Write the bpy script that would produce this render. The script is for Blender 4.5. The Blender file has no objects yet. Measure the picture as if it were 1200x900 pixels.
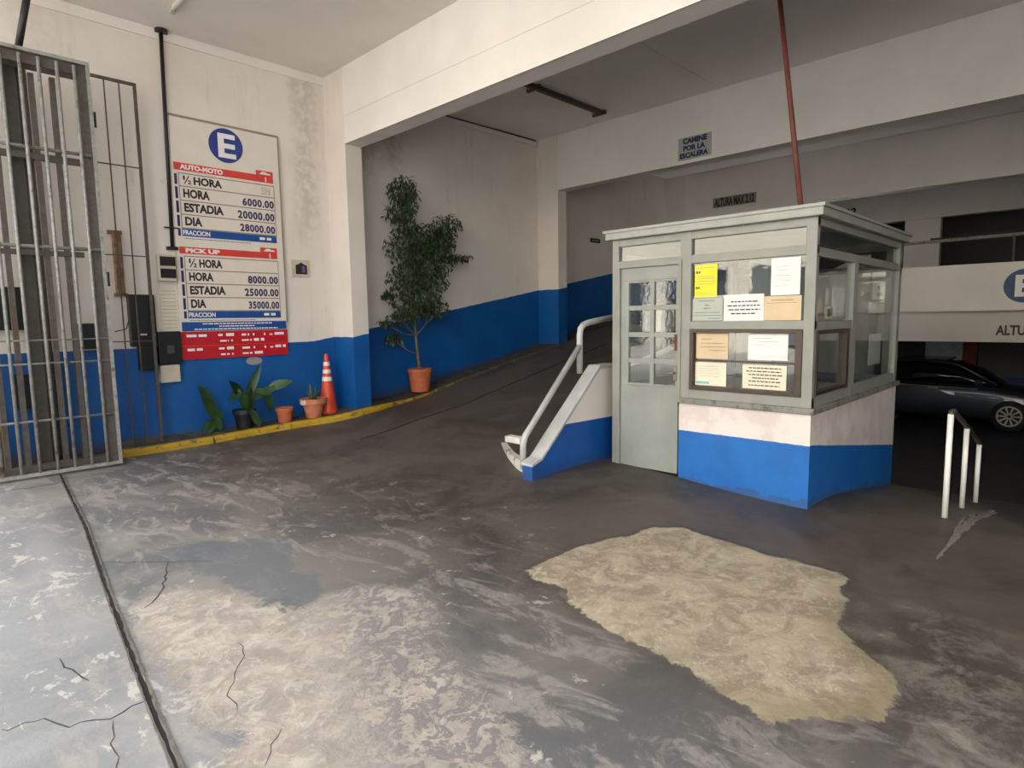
import bpy, bmesh, math, random
import numpy as np
from mathutils import Vector, Matrix

# ------------------------------------------------------------------ camera, world, sun, exposure
SC = bpy.context.scene
COL = SC.collection
def link(o):
    COL.objects.link(o); return o
def make_camera():
    F = 713.38; yaw, pitch, roll = 0.775436425, -0.106828933, -0.0153647682
    f = Vector((math.cos(pitch)*math.cos(yaw), math.cos(pitch)*math.sin(yaw), math.sin(pitch)))
    r0 = Vector((math.sin(yaw), -math.cos(yaw), 0)); u0 = r0.cross(f)
    r = math.cos(roll)*r0 + math.sin(roll)*u0; u = -math.sin(roll)*r0 + math.cos(roll)*u0
    cd = bpy.data.cameras.new('camera'); cd.sensor_width = 36; cd.sensor_fit = 'HORIZONTAL'
    cd.lens = F/1200*36; cd.clip_start = .05; cd.clip_end = 300
    c = link(bpy.data.objects.new('camera', cd))
    m = Matrix((r, u, -f)).transposed().to_4x4(); m.translation = Vector((0, 0, 1.5))
    c.matrix_world = m; SC.camera = c
make_camera()
W = bpy.data.worlds.new('sky'); SC.world = W; W.use_nodes = True
bg = W.node_tree.nodes['Background']; bg.inputs[0].default_value = (.95, .965, 1, 1); bg.inputs[1].default_value = 1.8
sd = bpy.data.lights.new('sun', 'SUN'); sd.energy = 11; sd.angle = math.radians(2); sd.color = (1, .95, .9)
so = link(bpy.data.objects.new('sun', sd)); so.rotation_euler = Vector((-.56, .2, -.80)).to_track_quat('-Z', 'Y').to_euler()
SC.view_settings.view_transform = 'Standard'; SC.view_settings.look = 'None'
SC.view_settings.gamma = 1; SC.view_settings.use_curve_mapping = False
SC.view_settings.exposure = 0.96

# ------------------------------------------------------------------ materials
def lin(c):
    c = c/255
    return c/12.92 if c <= .04045 else ((c+.055)/1.055)**2.4
def rgb(*c): return (lin(c[0]), lin(c[1]), lin(c[2]), 1)
class NT:
    def __init__(s, name):
        s.m = bpy.data.materials.new(name); s.m.use_nodes = True; s.t = s.m.node_tree
        s.b = s.t.nodes['Principled BSDF']
        s.pos = s.t.nodes.new('ShaderNodeNewGeometry').outputs['Position']
        s.obj = s.t.nodes.new('ShaderNodeTexCoord').outputs['Object']
    def n(s, typ, **k):
        x = s.t.nodes.new(typ)
        for a, b in k.items(): setattr(x, a, b)
        return x
    def l(s, a, b): s.t.links.new(a, b)
    def put(s, sock, v):
        if hasattr(v, 'is_output'): s.l(v, sock)
        elif isinstance(v, (tuple, list)) and len(v) == 3 and sock.type == 'RGBA': sock.default_value = (*v, 1)
        else: sock.default_value = v
    def noise(s, scale, detail=4, rough=.55, co=None, dist=0, sx=None):
        co = co or s.pos
        if sx:
            mp = s.n('ShaderNodeMapping'); mp.inputs['Scale'].default_value = sx; s.l(co, mp.inputs[0]); co = mp.outputs[0]
        x = s.n('ShaderNodeTexNoise'); s.l(co, x.inputs['Vector']); x.inputs['Scale'].default_value = scale
        x.inputs['Detail'].default_value = detail; x.inputs['Roughness'].default_value = rough; x.inputs['Distortion'].default_value = dist
        return x.outputs[0]
    def math(s, op, a, b=0, c=None):
        x = s.n('ShaderNodeMath', operation=op); s.put(x.inputs[0], a); s.put(x.inputs[1], b)
        if c is not None: s.put(x.inputs[2], c)
        return x.outputs[0]
    def ramp(s, v, a, b, lo=0., hi=1.):
        x = s.n('ShaderNodeMapRange'); x.interpolation_type = 'SMOOTHSTEP'
        s.put(x.inputs[0], v)
        for i, q in enumerate((a, b, lo, hi)): x.inputs[i+1].default_value = q
        return x.outputs[0]
    def mix(s, f, a, b):
        x = s.n('ShaderNodeMix', data_type='RGBA'); s.put(x.inputs[0], f); s.put(x.inputs[6], a); s.put(x.inputs[7], b)
        return x.outputs[2]
    def xyz(s, co=None):
        x = s.n('ShaderNodeSeparateXYZ'); s.l(co or s.pos, x.inputs[0]); return x.outputs
    def attr(s, name):
        x = s.n('ShaderNodeAttribute'); x.attribute_name = name; return x.outputs['Fac']
    def bump(s, h, strength=.3, dist=.01):
        x = s.n('ShaderNodeBump'); x.inputs['Strength'].default_value = strength; x.inputs['Distance'].default_value = dist
        s.l(h, x.inputs['Height']); s.l(x.outputs[0], s.b.inputs['Normal'])
    def out(s, col=None, rough=None, metal=None):
        if col is not None: s.put(s.b.inputs['Base Color'], col)
        if rough is not None: s.put(s.b.inputs['Roughness'], rough)
        if metal is not None: s.put(s.b.inputs['Metallic'], metal)
        return s.m
MATS = {}
def paint(name, c, rough=.6, metal=0, var=.12, scale=6, bump=.0):
    if name in MATS: return MATS[name]
    t = NT(name); n = t.noise(scale, 5, .6)
    d = tuple(x*(1-var*1.6) for x in c[:3])+(1,); e = tuple(min(1, x*(1+var)) for x in c[:3])+(1,)
    col = t.mix(t.ramp(n, .3, .7), d, e)
    if bump: t.bump(t.noise(scale*12, 3), bump, .003)
    MATS[name] = t.out(col, rough, metal); return MATS[name]

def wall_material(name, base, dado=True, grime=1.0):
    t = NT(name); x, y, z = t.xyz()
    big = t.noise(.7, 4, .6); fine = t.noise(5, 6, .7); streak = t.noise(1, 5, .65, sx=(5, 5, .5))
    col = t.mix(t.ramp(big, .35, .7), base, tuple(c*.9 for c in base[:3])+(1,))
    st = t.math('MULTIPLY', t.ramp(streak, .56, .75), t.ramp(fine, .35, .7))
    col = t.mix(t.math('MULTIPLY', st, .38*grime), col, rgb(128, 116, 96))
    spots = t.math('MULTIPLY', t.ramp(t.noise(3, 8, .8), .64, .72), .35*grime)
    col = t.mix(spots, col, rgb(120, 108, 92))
    if dado:
        # damp streak high on the plant bay, real stains of their own shape
        def stain(cx, w, z0, z1, amt):
            dx = t.math('ABSOLUTE', t.math('SUBTRACT', x, cx)); dx = t.math('ADD', dx, t.math('MULTIPLY', t.math('SUBTRACT', fine, .5), .5))
            m = t.math('MULTIPLY', t.ramp(dx, w, 0), t.ramp(z, z0, z1))
            return t.math('MULTIPLY', t.math('MULTIPLY', m, amt*.6), t.ramp(t.noise(7, 5, .7), .3, .6))
        inbay = t.math('GREATER_THAN', y, 8.2)
        for a in ((5.85, .3, 3.5, 4.4, .8), (5.35, .5, 3.3, 3.9, .45), (4.35, .3, 2.0, 3.4, .55), (1.3, .5, 3.5, 5, .3)):
            col = t.mix(t.math('MULTIPLY', stain(*a), inbay), col, rgb(112, 100, 76))
        zb = t.math('MAXIMUM', t.math('MULTIPLY_ADD', t.math('SUBTRACT', x, 4.9), .172, 1.31), 1.215)
        zb = t.math('MINIMUM', zb, 2.95)
        zb = t.math('ADD', zb, t.math('MULTIPLY', t.math('SUBTRACT', t.noise(9, 2), .5), .018))
        blue = t.mix(t.ramp(t.noise(2.2, 5, .6), .35, .7), rgb(0, 78, 146), rgb(4, 90, 160))
        foot = t.math('MULTIPLY', t.ramp(t.math('SUBTRACT', zb, z), .98, 1.2), t.ramp(t.noise(5, 5, .7), .3, .55, .4, 1))
        blue = t.mix(foot, blue, rgb(62, 58, 54))
        scuff = t.math('MULTIPLY', t.ramp(t.noise(6, 8, .85), .66, .72), .5); blue = t.mix(scuff, blue, rgb(130, 150, 170))
        m = t.math('LESS_THAN', z, zb)
        col = t.mix(m, col, blue)
        t.put(t.b.inputs['Roughness'], t.math('MULTIPLY_ADD', m, -.3, .8))
    else: t.b.inputs['Roughness'].default_value = .8
    t.bump(t.math('ADD', fine, t.math('MULTIPLY', t.noise(40, 3), .4)), .25, .012)
    return t.out(col)
M_WALL = wall_material('painted_plaster', rgb(228, 220, 210))
M_BEAM = wall_material('white_beam_paint', rgb(234, 229, 223), dado=False, grime=.22)
M_DIMW = wall_material('shaded_beam_paint', rgb(196, 190, 182), dado=False, grime=.3)  # greyer copy of the beam white: shade of the recessed lower beam in colour
M_CEIL = wall_material('ceiling_paint', rgb(232, 226, 220), dado=False, grime=.25)

def booth_base_material():
    t = NT('booth_base_paint'); x, y, z = t.xyz()
    fine = t.noise(6, 6, .7)
    white = t.mix(t.ramp(t.noise(4, 5, .6), .42, .62), rgb(222, 211, 204), rgb(206, 195, 186))
    blue = t.mix(t.ramp(t.noise(3, 5, .6), .35, .7), rgb(10, 92, 168), rgb(20, 104, 182))
    low = t.math('SUBTRACT', .16, t.math('MULTIPLY', fine, .2))
    # grime band that follows the sloping foot of the wall
    gz = t.math('ADD', z, t.math('MULTIPLY', t.math('MAXIMUM', t.math('SUBTRACT', x, 5.2), 0), .16))
    blue = t.mix(t.math('MULTIPLY', t.math('LESS_THAN', gz, low), .45), blue, rgb(60, 66, 78))
    zb = t.math('SUBTRACT', .495, t.math('MULTIPLY', t.math('MAXIMUM', t.math('SUBTRACT', x, 4.9), 0), .158))
    zb = t.math('ADD', zb, t.math('MULTIPLY', t.math('SUBTRACT', t.noise(12, 2), .5), .012))
    t.bump(fine, .2, .008)
    return t.out(t.mix(t.math('LESS_THAN', z, zb), white, blue), .5)
M_BBASE = booth_base_material()

def floor_material():
    t = NT('worn_garage_floor'); x, y, z = t.xyz()
    pa, pb, pd = t.attr('patch'), t.attr('worn'), t.attr('dark')
    n1 = t.noise(.9, 6, .62, dist=.8); n2 = t.noise(5, 8, .74, dist=.3); n3 = t.noise(30, 6, .78)
    # brush and tyre streaks run along the entrance (world Y) near the street
    sw = t.noise(2.2, 8, .72, dist=.9, sx=(2.4, .9, 1)); sw2 = t.noise(9, 8, .74, dist=1.2)
    inside = t.ramp(t.math('ADD', x, t.math('MULTIPLY', n1, .8)), 1.3, 3.4)
    grey = t.mix(t.ramp(n1, .4, .6), rgb(98, 99, 101), rgb(132, 129, 124))
    brown = t.mix(t.ramp(n1, .38, .6), rgb(59, 54, 48), rgb(82, 75, 67))
    brown = t.mix(t.math('MULTIPLY', t.ramp(n2, .48, .6), .4), brown, rgb(96, 89, 80))
    brown = t.mix(t.math('MULTIPLY', t.ramp(sw, .55, .62), .35), brown, rgb(96, 80, 70))
    col = t.mix(inside, grey, brown)
    out = t.ramp(t.math('ADD', x, t.math('MULTIPLY', n1, .12)), .95, .6)
    col = t.mix(out, col, t.mix(t.ramp(n1, .38, .62), rgb(143, 143, 143), rgb(122, 123, 124)))
    rub = t.math('MULTIPLY', t.ramp(sw, .5, .6), t.ramp(x, 3.4, 1.4, .0, .7)); rub = t.math('MULTIPLY', rub, t.ramp(n3, .35, .6, .5, 1))
    col = t.mix(rub, col, rgb(156, 150, 142))
    chips = t.math('MULTIPLY', t.ramp(n2, .62, .65), t.ramp(x, 4, 1.2, .05, .75)); col = t.mix(chips, col, rgb(188, 182, 172))
    fine = t.math('MULTIPLY', t.ramp(n3, .6, .7), .35); col = t.mix(fine, col, rgb(150, 146, 140))
    oc = t.math('MULTIPLY', t.ramp(t.noise(3.2, 8, .74, dist=.5, sx=(1.6, .9, 1)), .56, .6), t.ramp(x, .9, .6, 0, .65)); col = t.mix(oc, col, rgb(196, 190, 180))
    od = t.math('MULTIPLY', t.ramp(n1, .56, .64), t.math('MULTIPLY', t.ramp(x, .9, .6), t.ramp(y, 3.0, 2.4, 0, .6))); col = t.mix(od, col, rgb(104, 104, 106))
    dk = t.ramp(t.math('ADD', pd, t.math('MULTIPLY', t.math('SUBTRACT', n2, .5), .45)), .02, -.03)
    col = t.mix(t.math('MULTIPLY', dk, .7), col, rgb(94, 99, 105))
    # worn beige area with islands of remaining paint
    eb = t.math('ADD', pb, t.math('MULTIPLY', t.math('SUBTRACT', n2, .5), .5)); eb = t.math('ADD', eb, t.math('MULTIPLY', t.math('SUBTRACT', n3, .5), .12))
    mb = t.ramp(eb, .03, -.03)
    beige = t.mix(t.ramp(n2, .4, .62), rgb(144, 136, 126), rgb(170, 161, 148))
    beige = t.mix(t.math('MULTIPLY', t.ramp(sw2, .5, .62), .45), beige, rgb(198, 191, 180))
    beige = t.mix(t.math('MULTIPLY', t.ramp(n3, .55, .68), .4), beige, rgb(128, 118, 112))
    k = t.math('SUBTRACT', t.math('MULTIPLY', x, 1.0), t.math('MULTIPLY', y, .42))
    sp = t.math('ADD', sw2, t.math('MULTIPLY', t.math('SUBTRACT', n3, .5), .5))
    speck = t.math('MULTIPLY', t.ramp(sp, .47, .53), t.ramp(k, .05, .55, 0, .85))
    beige = t.mix(speck, beige, rgb(112, 107, 110))
    col = t.mix(mb, col, beige)
    # repaired concrete patch
    ea = t.math('ADD', pa, t.math('MULTIPLY', t.math('SUBTRACT', n2, .5), .2)); ma = t.ramp(ea, .008, -.008)
    con = t.mix(t.ramp(t.noise(3.2, 8, .7, dist=1.5), .4, .6), rgb(138, 126, 106), rgb(168, 156, 132))
    con = t.mix(t.math('MULTIPLY', t.ramp(sw2, .52, .62), .55), con, rgb(186, 174, 150))
    con = t.mix(t.math('MULTIPLY', t.ramp(t.noise(12, 8, .7, dist=2), .56, .62), .5), con, rgb(196, 186, 166))
    con = t.mix(t.math('MULTIPLY', t.ramp(n3, .56, .7), .4), con, rgb(116, 106, 88))
    rim = t.math('MULTIPLY', t.ramp(t.math('ADD', ea, t.math('MULTIPLY', sw2, .08)), -.14, .0), t.ramp(y, 1.3, .6)); con = t.mix(t.math('MULTIPLY', rim, .6), con, rgb(112, 100, 66))
    stain = t.math('MULTIPLY', t.ramp(t.math('ABSOLUTE', t.math('SUBTRACT', ea, .03)), .05, 0), .4)
    col = t.mix(stain, col, rgb(66, 61, 54))
    col = t.mix(ma, col, con)
    fm = t.math('MULTIPLY', t.ramp(x, 3.9, 3.0), t.ramp(y, 1.1, .3)); fm = t.math('MULTIPLY', fm, t.math('SUBTRACT', 1, ma))
    col = t.mix(t.math('MULTIPLY', fm, t.ramp(n2, .44, .62, 0, .7)), col, rgb(122, 115, 104))
    crumbs = t.math('MULTIPLY', t.ramp(t.noise(16, 2), .74, .76), t.math('MULTIPLY', fm, t.ramp(pa, .5, .1))); col = t.mix(crumbs, col, rgb(190, 170, 60))
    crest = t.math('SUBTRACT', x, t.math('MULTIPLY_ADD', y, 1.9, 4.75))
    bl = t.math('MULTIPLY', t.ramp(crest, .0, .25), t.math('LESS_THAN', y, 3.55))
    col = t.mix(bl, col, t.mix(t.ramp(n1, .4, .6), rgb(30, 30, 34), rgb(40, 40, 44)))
    worn = t.math('MAXIMUM', ma, mb)
    hgt = t.math('ADD', t.math('MULTIPLY', n3, .35), t.math('MULTIPLY', sw2, t.math('MULTIPLY_ADD', worn, .9, .2)))
    t.bump(hgt, .55, .012)
    r = t.math('ADD', t.math('MULTIPLY_ADD', n2, .3, .4), t.math('MULTIPLY', worn, .25))
    return t.out(col, r)
M_FLOOR = floor_material()

def strip_material():
    t = NT('dusty_kerb_strip'); n = t.noise(7, 6, .7)
    return t.out(t.mix(t.ramp(n, .35, .65), rgb(54, 50, 46), rgb(84, 78, 70)), .85)
M_STRIP = strip_material()
def worn_paint(name, c, under, lo=.56, hi=.62, fadex=None, rough=.55, scale=9):
    t = NT(name); n = t.noise(scale, 7, .75)
    a = t.mix(t.ramp(t.noise(3, 4), .35, .65), c, tuple(q*.78 for q in c[:3])+(1,))
    m = n
    if fadex: m = t.math('ADD', n, t.ramp(t.xyz()[0], fadex[0], fadex[1], 0, fadex[2]))
    return t.out(t.mix(t.ramp(m, lo, hi), a, under), rough)
M_YEL = worn_paint('worn_yellow_kerb_paint', rgb(178, 144, 26), rgb(84, 76, 54), fadex=(4.2, 8.0, .2))
M_WHITEK = worn_paint('worn_white_kerb_paint', rgb(214, 210, 200), rgb(110, 104, 96), .54, .58)
def gate_material(name, c, rust):
    t = NT(name); n = t.noise(14, 6, .75); r = t.ramp(t.noise(5, 5, .7), .66-rust, .74-rust*.5)
    col = t.mix(t.ramp(n, .4, .6), c, tuple(q*.72 for q in c[:3])+(1,)); col = t.mix(r, col, rgb(92, 70, 54))
    return t.out(col, .5, .15)
M_GATE = gate_material('light_grey_gate_paint', rgb(150, 150, 144), .1)
M_GATE2 = gate_material('brown_grey_gate_steel', rgb(92, 85, 78), .12)
M_GATED = gate_material('dark_gate_post_steel', rgb(70, 66, 60), .1)
M_FRAME = paint('grey_green_frame_paint', rgb(138, 139, 130), .42, 0, .06, 5, .05)
M_DOOR = paint('grey_door_paint', rgb(140, 144, 137), .4, 0, .07, 3, .05)
M_ROOF = paint('booth_roof_paint', rgb(152, 154, 146), .45, 0, .07, 5)
M_ALU = paint('brown_anodised_aluminium', rgb(74, 64, 56), .35, .5, .08)
M_SILL = worn_paint('dirty_cement_sill', rgb(136, 134, 128), rgb(84, 80, 74), .5, .62)
M_BLACKP = paint('black_pipe_paint', rgb(34, 30, 32), .45, .1)
M_BLACK = paint('black_plastic', rgb(20, 21, 26), .4, 0, .1)
M_RUST = paint('red_oxide_paint', rgb(96, 46, 36), .65, .1, .2, 8)
M_RUST2 = paint('rusty_steel', rgb(132, 104, 76), .75, .1, .3, 12, .2)
M_PIPE = worn_paint('worn_silver_pipe_paint', rgb(182, 184, 180), rgb(110, 106, 100), .6, .66, rough=.4)
M_WPOST = paint('white_post_paint', rgb(232, 230, 222), .4, 0, .04)
M_STRWHITE = paint('stair_wall_white', rgb(212, 206, 196), .6, 0, .06)
M_STRGREY = paint('stair_wall_coping', rgb(176, 178, 174), .5, 0, .08, 5, .1)
M_BOARD = paint('cream_sign_board', rgb(226, 217, 204), .35, 0, .02)
M_BOXC = paint('cream_box_plastic', rgb(196, 188, 166), .45, 0, .06)
M_RED = paint('sign_red', rgb(214, 66, 56), .4, 0, .03)
M_CRIM = paint('sign_crimson', rgb(190, 24, 40), .4, 0, .03)
M_NAVY = paint('sign_blue', rgb(24, 78, 148), .4, 0, .03)
M_NAVY2 = paint('letter_navy', rgb(40, 40, 92), .4, 0, .03)
M_ROUND = paint('round_sign_blue', rgb(34, 60, 138), .4, 0, .03)
M_INK = paint('letter_black', rgb(40, 36, 38), .5, 0, .03)
M_LINE = paint('row_line_grey', rgb(146, 136, 124), .5, 0, .03)
M_WHT = paint('letter_white', rgb(236, 232, 230), .4, 0, .02)
M_TERRA = paint('terracotta', rgb(186, 98, 62), .75, 0, .12, 8, .1)
M_TERRA2 = paint('pale_terracotta', rgb(196, 122, 88), .75, 0, .12, 8, .1)
M_SOIL = paint('potting_soil', rgb(48, 38, 30), .95, 0, .3, 20)
M_BARK = paint('pale_bark', rgb(122, 108, 92), .85, 0, .2, 20)
M_CONE = paint('orange_cone_plastic', rgb(216, 72, 36), .4, 0, .08, 10)
M_CONEW = paint('reflective_white_band', rgb(226, 222, 218), .3, 0, .04)
M_YELLOW = paint('yellow_paint', rgb(232, 188, 34), .45, 0, .08)
M_PYEL = paint('yellow_notice_paper', rgb(236, 218, 40), .6, 0, .03)
M_PWHT = paint('white_notice_paper', rgb(226, 224, 218), .6, 0, .03)
M_PGRN = paint('grey_green_notice_paper', rgb(170, 176, 166), .6, 0, .03)
M_PTAN = paint('tan_notice_paper', rgb(208, 184, 148), .6, 0, .04)
M_PCRM = paint('cream_notice_paper', rgb(226, 214, 190), .6, 0, .04)
M_TEAL = paint('teal_print', rgb(120, 184, 176), .6, 0, .03)
M_GREYCAB = paint('grey_locker_metal', rgb(168, 170, 176), .4, .1, .04)
M_DESK = paint('dark_desk_laminate', rgb(66, 64, 62), .5, 0, .1)
M_TUBE = paint('unlit_fluorescent_tube', rgb(226, 222, 212), .3, 0, .03)
M_LAMPB = paint('old_lamp_batten', rgb(96, 84, 72), .7, 0, .2, 8)
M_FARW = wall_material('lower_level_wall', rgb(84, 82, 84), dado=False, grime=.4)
M_FARB = paint('lower_level_blue', rgb(22, 38, 120), .6, 0, .1, 3)
M_TYRE = paint('tyre_rubber', rgb(20, 20, 21), .85, 0, .1)
M_RIM = paint('alloy_wheel', rgb(150, 148, 146), .35, .6, .06)
M_STEEL = paint('worn_steel_rail', rgb(132, 124, 116), .45, .5, .2, 20)
M_GAP = paint('black_gap', rgb(26, 22, 22), .95, 0, .2, 20)
M_CRACK = paint('dark_crack_line', rgb(74, 68, 64), .95, 0, .3, 30)  # even dark brown for the thin crack strips
M_PAPERW = paint('sun_bleached_poster', rgb(216, 208, 190), .7, 0, .04, 9)
def leaf_mat(name, a, b):
    t = NT(name); ob = t.n('ShaderNodeTexCoord').outputs['Object']
    c = t.mix(t.ramp(t.noise(5, 3), .35, .65), a, b)
    t.b.inputs['Roughness'].default_value = .42
    return t.out(c)
M_FIC = leaf_mat('ficus_leaf', rgb(36, 54, 30), rgb(56, 76, 40))
M_LEAF = leaf_mat('broad_leaf', rgb(20, 46, 26), rgb(52, 84, 36))
M_SUC = leaf_mat('succulent_leaf', rgb(50, 66, 46), rgb(76, 92, 60))
def car_mat():
    t = NT('dark_metallic_car_paint'); t.b.inputs['Coat Weight'].default_value = .8
    return t.out(rgb(38, 44, 54), .35, .5)
M_CAR = car_mat()
M_CARG = paint('dark_car_glass', rgb(12, 14, 18), .08, 0, .02)
def glass_mat():
    m = bpy.data.materials.new('window_glass'); m.use_nodes = True; t = m.node_tree; t.nodes.clear()
    o = t.nodes.new('ShaderNodeOutputMaterial'); mx = t.nodes.new('ShaderNodeMixShader')
    tr = t.nodes.new('ShaderNodeBsdfTransparent'); gl = t.nodes.new('ShaderNodeBsdfGlossy'); lw = t.nodes.new('ShaderNodeLayerWeight'); pw = t.nodes.new('ShaderNodeMath'); fr = t.nodes.new('ShaderNodeMath')
    tr.inputs[0].default_value = (.95, .975, .96, 1); gl.inputs['Roughness'].default_value = .02
    nz = t.nodes.new('ShaderNodeTexNoise'); nz.inputs['Scale'].default_value = 3
    bp = t.nodes.new('ShaderNodeBump'); bp.inputs['Strength'].default_value = .05; bp.inputs['Distance'].default_value = .02
    t.links.new(nz.outputs[0], bp.inputs['Height']); t.links.new(bp.outputs[0], gl.inputs['Normal'])
    lw.inputs[0].default_value = .5; pw.operation = 'POWER'; pw.inputs[1].default_value = 5; t.links.new(lw.outputs['Facing'], pw.inputs[0])
    fr.operation = 'MULTIPLY_ADD'; fr.inputs[1].default_value = .9; fr.inputs[2].default_value = .065; t.links.new(pw.outputs[0], fr.inputs[0])
    t.links.new(fr.outputs[0], mx.inputs[0]); t.links.new(tr.outputs[0], mx.inputs[1]); t.links.new(gl.outputs[0], mx.inputs[2]); t.links.new(mx.outputs[0], o.inputs[0])
    return m
M_GLASS = glass_mat()
M_FAC = paint('opposite_facade_render', rgb(242, 236, 220), .8, 0, .06, 1)
M_FACD = paint('facade_opening', rgb(52, 56, 62), .25, 0, .1)
M_ROAD = paint('street_asphalt', rgb(165, 163, 158), .9, 0, .1, 2)

# ------------------------------------------------------------------ mesh helpers
class MB:
    def __init__(s): s.v = []; s.f = []
    def add(s, v, f):
        k = len(s.v); s.v += [tuple(p) for p in v]; s.f += [tuple(i+k for i in q) for q in f]; return s
    def box(s, x0, x1, y0, y1, z0, z1):
        x0, x1 = sorted((x0, x1)); y0, y1 = sorted((y0, y1)); z0, z1 = sorted((z0, z1))
        return s.add([(x0,y0,z0),(x1,y0,z0),(x1,y1,z0),(x0,y1,z0),(x0,y0,z1),(x1,y0,z1),(x1,y1,z1),(x0,y1,z1)],
                     [(0,3,2,1),(4,5,6,7),(0,1,5,4),(1,2,6,5),(2,3,7,6),(3,0,4,7)])
    def prism(s, poly, axis, a, b):
        # poly: 2D points in the two remaining axes, extruded along axis
        n = len(poly)
        def p(q, t):
            if axis == 0: return (t, q[0], q[1])
            if axis == 1: return (q[0], t, q[1])
            return (q[0], q[1], t)
        s.add([p(q, a) for q in poly]+[p(q, b) for q in poly],
              [tuple(range(n))[::-1], tuple(range(n, 2*n))]+[(i, (i+1) % n, n+(i+1) % n, n+i) for i in range(n)]); return s
    def tube(s, pts, r, n=10, cap=True):
        pts = [Vector(p) for p in pts]; rr = r if isinstance(r, (list, tuple)) else [r]*len(pts)
        k = len(s.v); up = None; v = []
        for i, p in enumerate(pts):
            d = (pts[min(i+1, len(pts)-1)]-pts[max(i-1, 0)]).normalized()
            if up is None: up = d.orthogonal().normalized()
            up = (up-d*up.dot(d)).normalized(); w = d.cross(up)
            for j in range(n):
                a = 2*math.pi*j/n; v.append(p+(up*math.cos(a)+w*math.sin(a))*rr[i])
        f = [(i*n+j, i*n+(j+1) % n, (i+1)*n+(j+1) % n, (i+1)*n+j) for i in range(len(pts)-1) for j in range(n)]
        if cap: f += [tuple(range(n))[::-1], tuple((len(pts)-1)*n+j for j in range(n))]
        return s.add(v, f)
    def lathe(s, prof, n=24, c=(0, 0, 0), cap=True):
        v = [(c[0]+r*math.cos(2*math.pi*j/n), c[1]+r*math.sin(2*math.pi*j/n), c[2]+z) for r, z in prof for j in range(n)]
        f = [(i*n+j, i*n+(j+1) % n, (i+1)*n+(j+1) % n, (i+1)*n+j) for i in range(len(prof)-1) for j in range(n)]
        if cap: f += [tuple(range(n))[::-1], tuple((len(prof)-1)*n+j for j in range(n))]
        return s.add(v, f)
    def build(s, name, mat, parent=None, smooth=False, bevel=0, origin=None, label=None):
        me = bpy.data.meshes.new(name)
        o3 = Vector(origin) if origin is not None else Vector((0, 0, 0))
        me.from_pydata([tuple(Vector(p)-o3) for p in s.v], [], s.f); me.materials.append(mat)
        bm = bmesh.new(); bm.from_mesh(me); bmesh.ops.recalc_face_normals(bm, faces=bm.faces); bm.to_mesh(me); bm.free()
        if smooth:
            for p in me.polygons: p.use_smooth = True
        o = bpy.data.objects.new(name, me); link(o)
        if origin is not None: o.location = o3
        if parent is not None:
            o.parent = parent
            base = Vector(parent.location) if parent.parent is None else (parent.location + parent.parent.location)
            o.location = (o.location if origin is not None else Vector((0, 0, 0))) - base if parent.type == 'EMPTY' or True else o.location
        if bevel:
            b = o.modifiers.new('bevel', 'BEVEL'); b.width = bevel; b.segments = 2; b.limit_method = 'ANGLE'
        if label: o['label'] = label
        return o
def tag(o, label, cat, group=None):
    o['label'] = label; o['category'] = cat
    if group: o['group'] = group
    return o
def thing(name, label, cat, loc, group=None):
    o = link(bpy.data.objects.new(name, None)); o.location = loc; o.empty_display_size = .1
    return tag(o, label, cat, group)
def struct(o): o['kind'] = 'structure'; return o
def box(name, mat, parent, *b, bevel=0, label=None): return MB().box(*b).build(name, mat, parent, bevel=bevel, label=label)

def text(s, name, parent, mat, side, plane, u0, u1, z0, z1, depth=.003, bold=.012, spacing=1.0):
    """raised lettering fitted to a rectangle. side 'Y': faces -Y, u is X; side 'X': faces -X, u runs towards -Y"""
    cu = bpy.data.curves.new('tmp', 'FONT'); cu.body = s; cu.extrude = .02; cu.offset = bold; cu.resolution_u = 3; cu.space_character = spacing
    ob = bpy.data.objects.new('tmp', cu); link(ob)
    dg = bpy.context.evaluated_depsgraph_get(); me = bpy.data.meshes.new_from_object(ob.evaluated_get(dg))
    bpy.data.objects.remove(ob); bpy.data.curves.remove(cu)
    n = len(me.vertices); co = np.zeros(n*3); me.vertices.foreach_get('co', co); co = co.reshape(-1, 3)
    mn, mx = co.min(0), co.max(0); c = (co-mn)/(mx-mn)
    u = u0+(u1-u0)*c[:, 0]; z = z0+(z1-z0)*c[:, 1]; d = plane-depth*c[:, 2]
    w = np.stack([u, d, z], 1) if side == 'Y' else np.stack([d, u, z], 1)
    me.vertices.foreach_set('co', w.astype(np.float32).ravel()); me.update()
    me.materials.clear(); me.materials.append(mat); me.name = name
    o = bpy.data.objects.new(name, me); link(o); o.parent = parent
    if parent is not None:
        base = parent.matrix_parent_sum if hasattr(parent, 'matrix_parent_sum') else Vector(parent.location)+(Vector(parent.parent.location) if parent.parent else Vector((0, 0, 0)))
        o.location = -base
    return o
def dashes(name, parent, mat, side, plane, rows, seed, depth=.002, frac=.8):
    """print too small to read: rows of word-long strokes. rows: (u0,u1,z,height)"""
    rnd = random.Random(seed); mb = MB()
    for u0, u1, z, hh in rows:
        if side == 'X': hh *= .72
        L = abs(u1-u0); sg = 1 if u1 > u0 else -1; t = 0
        while t < L-.004:
            w = min(hh*rnd.uniform(1.6, 4.5), L-t)
            a, b = u0+sg*t, u0+sg*(t+w)
            if side == 'Y': mb.box(a, b, plane-depth, plane, z, z+hh)
            else: mb.box(plane-depth, plane, a, b, z, z+hh)
            t += w+hh*.7
    o = mb.build(name, mat, parent); o['kind'] = 'stuff'; return o

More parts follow.
